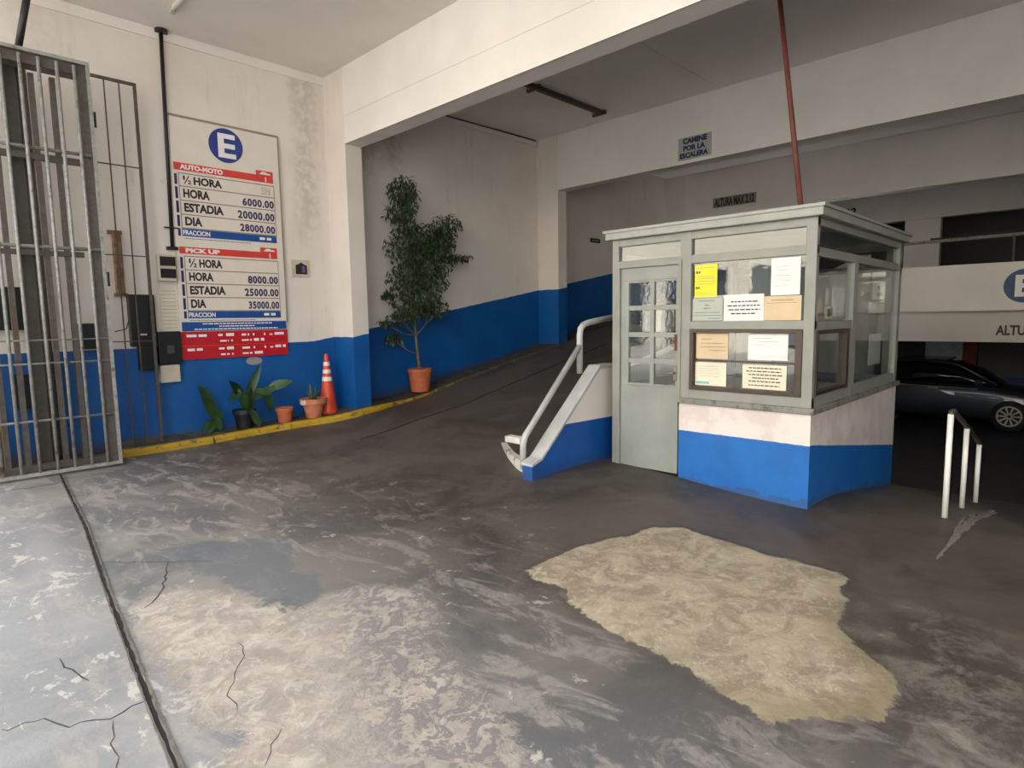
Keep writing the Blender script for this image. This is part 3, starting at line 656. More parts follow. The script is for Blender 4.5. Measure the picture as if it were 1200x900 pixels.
# white posted handrail at the head of the down ramp
hr = thing('post_handrail', 'low handrail on three white posts at the head of the down ramp', 'handrail', (5.1, .75, 0))
tp = [(5.36, .76), (6.13, .545), (6.9, .29)]
for x, z in tp: MB().tube([(x, .785, G(x, .785)-.01), (x, .785, z)], .0195, 12).build('post', M_WPOST, hr, smooth=True)
MB().tube([(5.36, .785, .75), (5.39, .785, .775), (5.46, .785, .77), (6.13, .785, .56), (6.9, .785, .30), (7.02, .785, .255)], .02, 10).build('rail', M_GATED, hr, smooth=True)
# scraped white paint at its foot
rnd = random.Random(5)
fan = thing('paint_scrape', 'fan of scraped white paint on the floor below the three white posts', 'paint mark', (4.9, .66, 0))
for k, (p, q, w) in enumerate((((4.35, .665), (5.5, .62), .03), ((4.7, .655), (5.7, .62), .05), ((4.9, .66), (5.5, .68), .03), ((5.0, .64), (6.2, .57), .05), ((5.3, .63), (5.8, .66), .04), ((5.6, .61), (6.3, .6), .04))):
    ribbon('scrape', [p, ((p[0]+q[0])/2, (p[1]+q[1])/2), q], w, M_STRIP if k == 9 else paint('scraped_paint', rgb(120, 114, 106), .8, 0, .2, 30), 60+k, fan, lift=.003+.0012*k, jag=.004)
tag(ribbon('paint_scrape', [(3.72, -.02), (4.0, .04), (4.2, .1)], .02, paint('scraped_paint', rgb(120, 114, 106), .8), 77, None, lift=.002, jag=.005), 'short pale scrape on the floor at the right edge', 'paint mark') if 0 else None

# ------------------------------------------------------------------ gate stored against the left wall
gate = thing('barred_gate', 'tall light grey barred steel gate leaf folded back at the left', 'gate', (.6, 7.5, 0))
GX0, GX1 = -.35, 1.65
fr = MB().box(GX1-.03, GX1, 7.49, 7.52, .02, 4.12).box(GX0+.003, GX1-.003, 7.487, 7.523, 4.085, 4.117).box(GX0+.003, GX1-.003, 7.487, 7.527, .022, .055).box(GX0, GX0+.05, 7.49, 7.52, .02, 4.12)
fr.build('frame', M_GATE, gate)
bx = [1.52, 1.38, 1.235, 1.09, .945, .80, .655, .51, .365, .22, .075, -.07, -.215]
for x in bx: MB().tube([(x, 7.5, .05), (x, 7.5, 4.06)], .016, 8).build('bar', M_GATE, gate, smooth=True)
for z, r in ((3.21, .018), (2.27, .018), (1.36, .008), (1.13, .011), (.565, .012)): MB().tube([(GX0, 7.52, z), (GX1-.02, 7.52, z)], r, 8).build('cross_rail', M_GATE, gate, smooth=True)
for z in (3.5, 1.9): MB().box(GX1-.01, GX1+.025, 7.5, 7.52, z, z+.15).build('hinge', M_BLACK, gate)
gate2 = thing('barred_gate', 'brown-grey gate leaf of thick square bars right behind the light one', 'gate', (.9, 7.68, 0))
MB().box(1.55, 1.64, 7.54, 7.72, .05, 4.11).box(GX0, 1.636, 7.537, 7.723, 3.99, 4.107).box(GX0, 1.58, 7.63, 7.73, .05, .11).box(GX0, 1.56, 7.65, 7.71, 3.13, 3.19).box(GX0, 1.5, 7.65, 7.71, 2.2, 2.25).build('frame', M_GATE2, gate2)
for x in (1.34, 1.17, .86, .70, .54, .38, .22, .06, -.1): MB().box(x, x+.045, 7.66, 7.72, .1, 3.95).build('bar', M_GATE2, gate2)
post = thing('gate_post', 'thick dark steel post standing behind the folded gate leaves', 'post', (1.07, 7.85, 0))
MB().box(.99, 1.10, 7.80, 7.92, -.02, 4.16).build('dark_flange', M_GATED, post)
MB().tube([(1.14, 7.84, -.02), (1.14, 7.84, 4.16)], .045, 12).build('round_post', M_GATE2, post, smooth=True)
tag(MB().tube([(1.13, 7.86, 4.15), (1.30, 7.8, 4.97)], .032, 10).build('ceiling_stay', M_BLACKP, smooth=True), 'dark pipe stay slanting from the top of the gate post to the ceiling', 'pipe')
gr = thing('thin_grille', 'thin dark grille leaf standing against the wall beside the gate', 'grille', (2.0, 8.1, 0))
for x in (1.9, 2.045): MB().box(x, x+.012, 8.09, 8.105, G(x, 8.1)+.07, 4.2).build('bar', M_GATE2, gr)
MB().box(2.19, 2.22, 8.08, 8.11, .075, 4.22).box(1.70, 2.2, 8.08, 8.11, 4.19, 4.22).build('frame', M_GATE2, gr)
for z in (3.28, 2.28, 1.3): MB().box(1.7, 2.2, 8.09, 8.105, z, z+.012).build('cross_rail', M_GATE2, gr)
yb_ = thing('bollard', 'yellow and orange steel bollard behind the gate at the left edge', 'bollard', (.62, 7.95, 0))
MB().tube([(.62, 7.95, -.02), (.62, 7.95, .62)], .1, 20).build('yellow_sleeve', M_YELLOW, yb_, smooth=True)
MB().tube([(.62, 7.95, .62), (.62, 7.95, 1.15)], .085, 20).build('upper_tube', paint('orange_brown_paint', rgb(176, 120, 56), .6), yb_, smooth=True)

# ------------------------------------------------------------------ wall boxes, conduit, posters
WY = 8.3
cd_ = thing('conduit', 'black conduit running down the wall from ceiling to the cream meter box', 'pipe', (2.54, 8.26, 2.4))
MB().tube([(2.575, 8.262, ZC), (2.53, 8.262, 2.4)], .022, 10).build('pipe', M_BLACKP, cd_, smooth=True)
MB().tube([(2.58, 8.262, ZC-.0), (2.58, 8.262, ZC-.04)], .07, 12).build('ceiling_collar', M_BLACKP, cd_)
MB().box(2.47, 2.59, 8.24, 8.3, 2.40, 2.44).build('clamp', M_BLACKP, cd_); MB().box(2.46, 2.62, 8.255, 8.285, 2.66, 2.675).build('clamp', M_BLACKP, cd_)
mt = thing('meter_box', 'cream meter box with two dark windows under the conduit', 'electric box', (2.49, 8.24, 2.03))
MB().box(2.345, 2.54, 8.2, 8.3, 2.02, 2.34).build('case', M_BOXC, mt, bevel=.008)
for z0_, z1_ in ((2.20, 2.31), (2.055, 2.165)): MB().box(2.36, 2.53, 8.193, 8.201, z0_, z1_).build('window', M_BLACK, mt)
ps = MB().box(2.36, 2.56, 8.293, 8.3, 1.40, 1.99).build('poster', M_PAPERW); tag(ps, 'faded printed poster between the meter box and the black box', 'poster')
dashes('printed_lines', ps, M_LINE, 'Y', 8.293, [(2.38, 2.54, 1.9-.045*k, .006) for k in range(11)], 12, .0008)
b1 = thing('junction_box', 'tall black cabinet on the wall behind the thin grille', 'electric box', (2.15, 8.24, 1.2))
MB().box(2.0, 2.27, 8.19, 8.3, 1.24, 1.85).box(2.07, 2.25, 8.19, 8.3, .95, 1.24).build('case', M_BLACK, b1, bevel=.006)
MB().box(2.09, 2.16, 8.183, 8.19, 1.37, 1.39).build('label_plate', M_BOXC, b1); MB().box(2.23, 2.25, 8.175, 8.19, 1.33, 1.39).build('latch', M_STEEL, b1)
b2 = thing('junction_box', 'square black box low on the wall beside the price board', 'electric box', (2.4, 8.24, 1.2))
MB().box(2.28, 2.535, 8.2, 8.3, 1.01, 1.41).build('case', M_BLACK, b2, bevel=.008); MB().box(2.37, 2.45, 8.193, 8.2, 1.14, 1.24).build('plate', M_DESK, b2)
b3 = MB().box(2.28, 2.5, 8.2, 8.3, .785, 1.0).build('junction_box', M_BOXC, bevel=.01); tag(b3, 'small cream box fixed directly under the square black box', 'electric box')
for nm, x0_, x1_, z0_, z1_, lab in (('dark_panel', .5, 1.09, 1.46, 1.91, 'large black panel on the white wall behind the gate'), ('junction_box', 1.5, 1.72, 1.23, 1.52, 'small black box at the top edge of the blue paint behind the gate'), ('dark_panel', .86, 1.15, .62, .99, 'black panel on the blue part of the wall behind the gate')):
    tag(MB().box(x0_, x1_, 8.22, 8.3, z0_, z1_).build(nm, M_BLACK, bevel=.005), lab, 'panel' if 'panel' in nm else 'electric box')
rc = thing('rusty_channel', 'short rusty steel channel on the wall right of the gate', 'bracket', (1.93, 8.27, 1.85))
MB().box(1.90, 1.985, 8.22, 8.3, 1.86, 2.56).build('channel', M_RUST2, rc, bevel=.01); MB().box(1.86, 2.0, 8.25, 8.3, 2.54, 2.58).build('end_plate', M_RUST2, rc); MB().box(1.88, 2.01, 8.25, 8.3, 1.83, 1.865).build('end_plate', M_RUST2, rc)
MB().tube([(2.0, 8.27, 1.84), (2.02, 8.27, 1.6), (1.97, 8.27, 1.45), (1.85, 8.27, 1.42)], .006, 6).build('loose_wire', M_BLACKP, rc)
pq = thing('wall_plaque', 'small cream plaque with a dark emblem right of the price board', 'plaque', (4.19, 8.28, 2.14))
MB().box(4.06, 4.33, 8.28, 8.3, 2.135, 2.375).build('plate', M_BOXC, pq)
MB().prism([(4.115, 2.175), (4.285, 2.175), (4.285, 2.30), (4.24, 2.315), (4.2, 2.34), (4.155, 2.315), (4.115, 2.30)], 1, 8.276, 8.28).build('emblem', M_INK, pq)
MB().box(4.21, 4.25, 8.274, 8.276, 2.2, 2.29).build('violet_field', paint('violet_print', rgb(110, 84, 150), .5), pq)
ov = MB().lathe([(.001, -.006), (.1, -.006), (.1, 0), (.001, 0)], 20).build('oval_plate', paint('worn_grey_plate', rgb(150, 140, 140), .5))
ov.data.transform(Matrix.Rotation(math.pi/2, 4, 'X') @ Matrix.Diagonal((1.1, .55, 1, 1))); ov.location = (3.46, 8.296, .985); tag(ov, 'small oval grey plate just below the red foot of the price board', 'plaque')
for z_, x_ in ((3.45, 3.0),): pass

# ------------------------------------------------------------------ price board
BP = 8.27
pb = thing('price_board', 'large cream parking price board with a blue E disc and red bands', 'sign', (3.25, 8.285, 1.05))
MB().prism([(2.545, 1.06), (3.93, 1.06), (3.945, 4.0), (2.60, 4.01)], 1, BP, 8.298).build('panel', M_BOARD, pb)
MB().prism([(2.60, 4.005), (3.945, 3.995), (3.94, 4.02), (2.595, 4.03)], 1, BP-.01, 8.3).box(3.935, 3.95, BP-.01, 8.3, 1.5, 4.01).build('board_edge', M_LINE, pb)
disc = MB().lathe([(.001, 0), (.213, 0), (.213, .006), (.001, .006)], 48).build('round_emblem', M_ROUND, pb); disc.data.transform(Matrix.Rotation(math.pi/2, 4, 'X')); disc.location = Vector((3.25, BP, 3.765))-pb.location
text('E', 'letter', pb, M_WHT, 'Y', BP-.006, 3.15, 3.37, 3.61, 3.91, .004, .03)
def flat(name, mat, x0, x1, z0, z1, d=.003, par=pb): return MB().box(x0, x1, BP-d, BP, z0, z1).build(name, mat, par)
def price_block(zt, zb_, rows, title, tz, left=2.61, right=3.85, red_top=None):
    bar = MB().prism([(left, tz[0]), (right, tz[0]), (right, tz[1]+.06), (right-.23, tz[1]+.06), (right-.23, tz[1]), (left, tz[1])], 1, BP-.003, BP).build('red_band', M_RED, pb)
    text(title[0], 'lettering', bar, M_WHT, 'Y', BP-.003, left+.07, title[1], tz[0]+.014, tz[1]-.014, .002, .05)
    # little vehicle pictogram and hand mark at the right end
    MB().prism([(right-.19, tz[1]+.012), (right-.03, tz[1]+.012), (right-.045, tz[1]+.03), (right-.08, tz[1]+.032), (right-.1, tz[1]+.045), (right-.15, tz[1]+.045), (right-.165, tz[1]+.03)], 1, BP-.005, BP-.003).box(right-.11, right-.095, BP-.005, BP-.003, tz[0]+.01, tz[0]+.07).build('pictogram', M_WHT, bar)
    for z in zt: flat('row_line', M_LINE, left+.045, right+.005, z-.006, z+.006)
    flat('row_line', M_LINE, left+.045, left+.055, zb_, zt[0]); flat('row_line', M_LINE, right-.0, right+.008, zb_, zt[0])
    for k, (nm, w, num, nw) in enumerate(rows):
        z1 = zt[k]; z0 = zt[k+1] if k+1 < len(zt) else zb_
        h = z1-z0
        flat('side_tab', M_NAVY2, left+.0, left+.03, z0+.015, z1-.012)
        ul = left+.09
        if nm[0] == '½':
            text('1', 'lettering', pb, M_INK, 'Y', BP, ul+.01, ul+.03, z0+h*.5, z0+h*.84, .003, .03); text('2', 'lettering', pb, M_INK, 'Y', BP, ul+.06, ul+.1, z0+h*.2, z0+h*.52, .003, .03)
            MB().prism([(ul+.015, z0+h*.2), (ul+.028, z0+h*.2), (ul+.085, z0+h*.84), (ul+.072, z0+h*.84)], 1, BP-.003, BP).build('fraction_stroke', M_INK, pb)
            nm = 'HORA'; ul += .13; w -= .13
        text(nm, 'lettering', pb, M_INK, 'Y', BP, ul, ul+w, z0+h*.2, z0+h*.84, .003, .04)
        if num: text(num, 'price_digits', pb, M_NAVY2, 'Y', BP, right-.01-nw, right-.01, z0+h*.14, z0+h*.74, .003, .035, spacing=1.12)
price_block([3.34, 3.185, 3.015, 2.845, 2.68], 2.68, [('½ HORA', .47, None, 0), ('HORA', .31, '6000.00', .42), ('ESTADIA', .47, '20000.00', .49), ('DIA', .2, '28000.00', .47)], ('AUTO-MOTO', 3.19), (3.375, 3.465))
price_block([2.335, 2.168, 2.0, 1.83, 1.662], 1.662, [('½ HORA', .41, None, 0), ('HORA', .29, '8000.00', .41), ('ESTADIA', .43, '25000.00', .46), ('DIA', .18, '35000.00', .42)], ('PICK UP', 3.09), (2.365, 2.45))
text('SIN', 'faded_lettering', pb, paint('faded_grey_print', rgb(190, 182, 172), .5), 'Y', BP, 3.68, 3.8, 3.21, 3.31, .002, .03)
for z0_, z1_ in ((2.58, 2.672), (1.565, 1.655)):
    b_ = flat('blue_band', M_NAVY, 2.655, 3.855, z0_, z1_)
    text('FRACCION', 'lettering', b_, M_WHT, 'Y', BP-.003, 2.665, 2.985, z0_+.016, z1_-.016, .002, .03)
    dashes('printed_digits', b_, M_WHT, 'Y', BP-.003, [(3.62, 3.78, z0_+.03, .035)], 21, .002)
    flat('side_tab', M_NAVY2, 2.61, 2.64, z0_, z1_)
    dashes('small_print', pb, M_NAVY, 'Y', BP, [(2.68, 3.5, z0_-.03, .008)], 22, .001)
bb = flat('blue_footer', M_NAVY, 2.575, 3.925, 1.405, 1.52)
dashes('small_print', bb, M_WHT, 'Y', BP-.003, [(2.82, 3.72, 1.488, .014), (3.02, 3.48, 1.455, .014), (2.72, 3.8, 1.42, .014)], 23, .002)
rb = flat('crimson_footer', M_CRIM, 2.555, 3.935, 1.05, 1.40)
MB().box(2.555, 3.935, BP-.005, BP-.003, 1.212, 1.222).build('divider', M_RED, rb)
for q, zz in enumerate((1.33, 1.155)):
    R_ = [(2.62, 2.86-.06*q, zz, .032), (3.0, 3.07, zz+.005, .026), (3.1, 3.2, zz, .04), (3.3, 3.4, zz, .028), (3.45, 3.47, zz, .03), (3.6, 3.62, zz, .03), (3.68, 3.72, zz, .02), (3.75, 3.9, zz, .036), (3.02, 3.13, zz-.07, .022), (3.16, 3.18, zz-.07, .024), (3.3, 3.43, zz-.07, .022), (3.46, 3.6, zz-.075, .036)]
    dashes('small_print', rb, M_WHT, 'Y', BP-.003, R_, 24+q, .002)

# ------------------------------------------------------------------ signs on the beams
s1 = MB().box(9.25, 9.258, 5.20, 4.63, 4.005, 4.355).build('stair_sign', M_PGRN); tag(s1, 'pale sign reading CAMINE POR LA ESCALERA on the second beam', 'sign')
text('CAMINE', 'lettering', s1, M_NAVY2, 'X', 9.25, 5.12, 4.70, 4.25, 4.34, .003, .055); text('POR LA', 'lettering', s1, M_NAVY2, 'X', 9.25, 5.11, 4.73, 4.14, 4.225, .003, .055); text('ESCALERA', 'lettering', s1, M_NAVY2, 'X', 9.25, 5.17, 4.68, 4.03, 4.115, .003, .055)
s2 = MB().box(14.17, 14.188, 7.02, 5.98, 4.07, 4.3).build('height_sign', paint('dim_sign_grey', rgb(150, 144, 138), .5)); tag(s2, 'dark lettered sign reading ALTURA MAX on the third beam', 'sign')
text('ALTURA MAX 2.12', 'lettering', s2, M_INK, 'X', 14.17, 6.98, 6.02, 4.085, 4.28, .004, .04)
s3 = thing('height_sign', 'black 2.12 lettering half hidden behind the booth roof on the farthest beam', 'sign', (19.28, 5.5, 4.2))
text('2.12', 'lettering', s3, M_INK, 'X', 19.286, 5.75, 5.28, 4.25, 4.45, .01, .04)
s4 = MB().box(11.0, 11.35, 8.285, 8.3, 3.15, 3.24).build('small_sign', M_BLACK); tag(s4, 'tiny dark sign on the wall above the ramp left of the booth', 'sign')
dashes('printed_lines', s4, M_BOXC, 'Y', 8.285, [(11.05, 11.3, 3.185, .02)], 33, .002)

# ------------------------------------------------------------------ upper level parapet, lower level, car
struct(MB().box(14.3, 14.45, -7, 3.56, 1.52, 2.36).build('wall_parapet', M_BEAM))
struct(MB().box(14.28, 14.47, -7, 3.56, 2.345, 2.385).build('trim_4', M_BEAM))
struct(MB().box(14.6, 14.85, -7, 3.56, .92, 1.55).build('beam_lower', M_DIMW))
struct(MB().box(14.45, 26, -7, 8.3, 1.5, 2.0).build('floor_upper', M_CEIL))
struct(MB().box(19.25, 19.4, -7, 3.9, -.12, 1.5).build('wall_lower_back', M_FARW))
struct(MB().box(19.23, 19.41, -7, 2.9, -1.05, -.12).build('wall_lower_dado', M_FARB))
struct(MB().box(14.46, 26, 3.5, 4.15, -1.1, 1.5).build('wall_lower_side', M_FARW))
struct(MB().box(19.2, 19.45, 3.45, 4.0, -1.05, 1.5).build('column_lower', paint('blue_grey_column', rgb(74, 82, 96), .6)))
struct(MB().box(19.2, 19.45, 3.95, 4.15, -1.05, 1.5).build('column_stripe', paint('olive_yellow_paint', rgb(150, 150, 70), .6)))
tag(MB().box(19.12, 19.2, 2.63, 3.44, -.1, .9).build('wall_board', paint('pale_blue_white_board', rgb(206, 216, 226), .5)), 'pale board on the lower level wall above the dark car', 'board')
rd = MB().box(19.0, 19.2, 2.33, 2.6, -1.0, 1.4).build('red_pillar', paint('dark_red_paint', rgb(120, 40, 30), .6)); tag(rd, 'narrow dark red pillar right of the pale board behind the car', 'pillar')
struct(MB().box(19.35, 19.6, 3.3, 4.1, 2.0, ZC).build('column_upper', M_BEAM))
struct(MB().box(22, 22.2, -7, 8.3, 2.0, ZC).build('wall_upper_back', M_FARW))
struct(MB().box(19.3, 19.5, -7, 3.5, 3.36, 3.42).build('trim_5', M_GATED))
rl = thing('parapet_railing', 'thin dark steel railing on top of the white parapet', 'railing', (14.38, 1.5, 2.38))
MB().tube([(14.38, 3.5, 2.86), (14.38, -7, 2.92)], .03, 8).build('top_rail', M_GATE, rl)
for y in (3.1, 1.33, -.4, -2.2, -4): MB().tube([(14.38, y, 2.36), (14.38, y, 2.88)], .022, 8).build('post', M_GATE2, rl)
def disc_sign(y, z, r, lab, mat, lm):
    t = thing('round_sign', lab, 'sign', (14.29, y, z))
    d = MB().lathe([(.001, 0), (r, 0), (r, .012), (.001, .012)], 40).build('disc', mat, t)
    d.data.transform(Matrix.Rotation(-math.pi/2, 4, 'Y')); d.location = Vector((14.3, y, z))-t.location
    text('E', 'letter', t, lm, 'X', 14.288, y+r*.45, y-r*.5, z-r*.65, z+r*.65, .006, .03)
disc_sign(1.13, 1.95, .30, 'blue disc with a white E on the parapet at the right edge', paint('dim_blue_disc', rgb(40, 72, 116), .5), M_WHT)
disc_sign(3.42, 1.95, .27, 'grey disc with a pale E on the parapet seen through the booth glass', paint('grey_disc', rgb(120, 118, 108), .5), M_PWHT)
s5 = thing('height_sign', 'black ALTURA lettering on the low beam below the blue E disc', 'sign', (14.59, 1.2, 1.1))
text('ALTURA MAX 2.12', 'lettering', s5, M_INK, 'X', 14.598, 1.53, .1, 1.05, 1.24, .006, .035)

def make_car():
    car = thing('car', 'dark saloon car parked below the white parapet', 'car', (16.95, 2.7, -1.0))
    # profile along length s (0 = front, 4.4 = rear); world Y = .35 + s ; width along X 16.1 .. 17.8
    Y0, XC, Z0 = .42, 16.95, -1.0
    def loft(name, secs, mat, par=None, smooth=True):
        mb = MB(); n = len(secs[0][1])
        for s, ring in secs: mb.v += [(XC+x, Y0+s, Z0+z) for x, z in ring]
        for i in range(len(secs)-1):
            for j in range(n): mb.f.append((i*n+j, i*n+(j+1) % n, (i+1)*n+(j+1) % n, (i+1)*n+j))
        mb.f += [tuple(range(n)), tuple((len(secs)-1)*n+j for j in range(n))[::-1]]
        return mb.build(name, mat, par or car, smooth=smooth)
    def ring(w, zb, zt, sh=.06):
        return [(-w*.92, zb), (-w, zb+.12), (-w*1.0, (zb+zt)/2), (-w*.985, zt-.14), (-w*.93, zt-.04), (-w*.75, zt+sh*.3), (0, zt+sh*.5), (w*.75, zt+sh*.3), (w*.93, zt-.04), (w*.985, zt-.14), (w, (zb+zt)/2), (w, zb+.12), (w*.92, zb)]
    body = loft('body', [(0, ring(.62, .32, .58)), (.1, ring(.76, .24, .68)), (.35, ring(.83, .2, .78)), (.9, ring(.85, .18, .88)), (1.35, ring(.86, .18, .95)), (2.4, ring(.86, .18, .98)), (3.4, ring(.86, .18, 1.0)), (4.0, ring(.83, .2, 1.0)), (4.3, ring(.78, .26, .96)), (4.4, ring(.66, .36, .85))], M_CAR)
    def top(w0, w1, z0, z1): return [(-w0, z0), (-(w0+w1)/2, (z0+z1)/2), (-w1, z1-.05), (-w1*.8, z1), (0, z1+.02), (w1*.8, z1), (w1, z1-.05), ((w0+w1)/2, (z0+z1)/2), (w0, z0)]
    cab = loft('greenhouse', [(1.12, top(.76, .72, .9, .95)), (1.55, top(.8, .68, .93, 1.2)), (1.95, top(.81, .62, .95, 1.38)), (2.5, top(.82, .6, .96, 1.44)), (3.1, top(.82, .6, .96, 1.42)), (3.6, top(.8, .62, .96, 1.28)), (4.02, top(.76, .7, .94, 1.02))], M_CARG)
    for sgn in (-1, 1):
        for s_ in (2.42, 3.38):
            MB().box(XC+sgn*.60, XC+sgn*.83, Y0+s_, Y0+s_+.07, Z0+.95, Z0+1.40).build('pillar', M_CAR, cab) if 0 else None
    MB().tube([(XC-.79, Y0+1.2, Z0+.97), (XC-.67, Y0+1.9, Z0+1.36), (XC-.63, Y0+2.5, Z0+1.435), (XC-.63, Y0+3.1, Z0+1.415), (XC-.66, Y0+3.6, Z0+1.27), (XC-.75, Y0+4.0, Z0+1.03)], .028, 8).build('roof_rail', M_CAR, cab, smooth=True)
    MB().box(XC-.6, XC+.6, Y0+2.1, Y0+3.2, Z0+1.42, Z0+1.455).build('roof_skin', M_CAR, cab, bevel=.015)
    MB().tube([(XC-.86, Y0+1.5, Z0+.86), (XC-.87, Y0+3.9, Z0+.9)], .012, 6).build('chrome_strip', M_RIM, body)
    MB().box(XC-.98, XC-.84, Y0+1.42, Y0+1.56, Z0+.95, Z0+1.07).build('mirror', M_CAR, body, bevel=.03)
    for s_ in (2.2, 3.15): MB().box(XC-.885, XC-.86, Y0+s_, Y0+s_+.18, Z0+.83, Z0+.865).build('door_handle', M_RIM, body)
    MB().box(XC-.7, XC-.45, Y0+.0, Y0+.12, Z0+.55, Z0+.66).build('headlamp', M_RIM, body, bevel=.02)
    for s_ in (.95, 3.6):
        for sg in (-1, 1):
            w = MB(); cx = XC+sg*.78
            pr = [(.001, -.1), (.2, -.1), (.31, -.09), (.33, -.05), (.33, .05), (.31, .09), (.2, .1), (.001, .1)]
            wheel = w.lathe(pr, 28).build('wheel', M_TYRE, car, smooth=True); wheel.data.transform(Matrix.Rotation(math.pi/2, 4, 'Y'))
            wheel.location = Vector((cx, Y0+s_, Z0+.33))-car.location
            r = MB()
            for k in range(10):
                a_ = k*math.pi/5; c_, s2_ = math.cos(a_), math.sin(a_)
                r.add([(.105, c_*.03-s2_*.012, s2_*.03+c_*.012), (.105, c_*.03+s2_*.012, s2_*.03-c_*.012), (.112, c_*.2+s2_*.02, s2_*.2-c_*.02), (.112, c_*.2-s2_*.02, s2_*.2+c_*.02)], [(0, 1, 2, 3)])
            r.lathe([(.185, 0), (.215, 0), (.215, .012), (.185, .012)], 28, cap=False)
            hub = r.build('rim', M_RIM, wheel)
            if True:
                me = hub.data
                # spokes already face +X; ring is on Z axis: rotate ring vertices
                for v in me.vertices:
                    if v.index >= 40:
                        x_, y_, z_ = v.co; v.co = (.105+z_, x_, y_)
                if sg < 0:
                    for v in me.vertices: v.co.x *= -1
            hub.location = (0, 0, 0)
            a2 = MB().lathe([(.385, -.02), (.385, .02)], 28, cap=False)
    MB().box(XC-.875, XC-.855, Y0+.55, Y0+1.35, Z0+.3, Z0+.32).build('arch_lip', M_TYRE, body) if 0 else None
    return car
make_car()

# ------------------------------------------------------------------ ceiling fixtures
lf = thing('strip_light', 'old brown fluorescent batten on the ceiling of the second bay', 'ceiling light', (7.4, 6.4, ZC))
MB().box(6.1, 8.78, 6.34, 6.44, ZC-.05, ZC).build('batten', M_LAMPB, lf); MB().box(6.15, 8.75, 6.44, 6.52, ZC-.02, ZC).build('backing', M_CEIL, lf)
MB().tube([(6.3, 6.33, ZC-.06), (8.7, 6.33, ZC-.06)], .016, 8).build('tube', M_GATED, lf)
for x in (7.1, 8.75): MB().box(x, x+.05, 6.3, 6.56, ZC-.06, ZC).build('bracket', M_LAMPB, lf)
struct(MB().box(4.95, 9.27, 4.5, 4.52, ZC-.006, ZC).build('trim_6', M_CEIL))
lf2 = thing('strip_light', 'small white fluorescent tube at the top left of the ceiling', 'ceiling light', (2.5, 7.0, ZC))
MB().tube([(2.5, 7.6, ZC-.035), (2.52, 6.4, ZC-.035)], .02, 10).build('tube', M_TUBE, lf2, smooth=True); MB().box(2.49, 2.53, 6.4, 7.6, ZC-.02, ZC).build('batten', M_TUBE, lf2)
MB().box(2.48, 2.54, 7.58, 7.64, ZC-.06, ZC).build('end_cap', M_PGRN, lf2)
cb = thing('ceiling_cable', 'dark cable and junction lump along the ceiling edge above the ficus', 'cable', (6.4, 8.2, 4.9))
MB().tube([(5.2, 8.27, 4.80), (5.6, 8.27, 4.84), (6.2, 8.26, 4.90), (6.6, 8.25, 4.93), (7.2, 8.27, 4.94), (9.2, 8.27, 4.955)], .012, 6).build('cable', M_GATED, cb)
MB().lathe([(.001, -.04), (.12, -.035), (.14, 0), (.001, .0)], 14, (6.5, 8.15, ZC)).build('junction_lump', M_GATED, cb, smooth=True)

# ------------------------------------------------------------------ plants and cone on the strip
def pot(name, label, x, y, z, r0, r1, hgt, mat, rim=.02, soil=True, cat='plant pot', rimh=.05):
    t = thing(name, label, cat, (x, y, z))
    MB().lathe([(.001, 0), (r0, 0), (r0+(r1-r0)*.5, hgt*.5), (r1, hgt-rimh), (r1+rim, hgt-rimh), (r1+rim, hgt), (r1-.005, hgt), (r1-.02, hgt-.03), (.001, hgt-.03)], 28, (x, y, z)).build('pot', mat, t, smooth=False)
    if soil: MB().lathe([(.001, hgt-.03), (r1-.02, hgt-.03), (r1-.03, hgt-.018), (.001, hgt-.01)], 20, (x, y, z)).build('soil', M_SOIL, t)
    return t
def leaf_geo(mb, p, d, n, L, w, fold=.15, seg=4, droop=.25):
    d = Vector(d).normalized(); n = Vector(n); s = d.cross(n)
    s = s.normalized() if s.length > 1e-3 else d.orthogonal().normalized(); n = s.cross(d).normalized(); p = Vector(p); base = len(mb.v)
    for i in range(seg+1):
        t = i/seg; ww = w*math.sin(math.pi*min(1, (t*.93+.05)))**.8*(1-.25*t); c = p+d*(L*t)-n*(droop*L*t*t)
        mb.v += [tuple(c-s*ww/2+n*fold*ww), tuple(c), tuple(c+s*ww/2+n*fold*ww)]
    for i in range(seg):
        a = base+i*3; mb.f += [(a, a+1, a+4, a+3), (a+1, a+2, a+5, a+4)]
zf = .345
fic = pot('potted_ficus', 'tall ficus tree in an orange plastic pot against the wall of the second bay', 6.02, 8.0, zf, .15, .19, .37, M_TERRA, .012, cat='plant')
rnd = random.Random(11)
trunk = [(6.02, 8.0, zf+.32), (6.0, 8.02, .95), (5.96, 8.0, 1.25), (5.94, 8.0, 1.5), (5.9, 8.02, 1.9), (5.86, 8.0, 2.4), (5.82, 8.0, 2.9), (5.76, 8.0, 3.4)]
MB().tube(trunk, [.024, .022, .02, .018, .016, .013, .01, .005], 8).build('trunk', M_BARK, fic, smooth=True)
E_ = [[5.74,3.52,.23,.23],[5.69,3.18,.24,.18],[5.89,3.37,.13,.26],[5.81,2.64,.4,.33],[6.24,2.81,.45,.25],[6.6,3.04,.26,.2],[6.81,2.54,.26,.06],[6.31,2.47,.44,.28],[5.79,2.18,.37,.27],[6.21,2.12,.36,.25],[5.94,1.78,.45,.24],[5.69,1.55,.26,.11],[6.28,1.71,.27,.2],[5.41,1.9,.07,.06],[5.36,1.47,.08,.05],[5.48,1.24,.13,.09],[5.78,3.0,.2,.15],[6.5,2.75,.22,.25]]
br = MB()
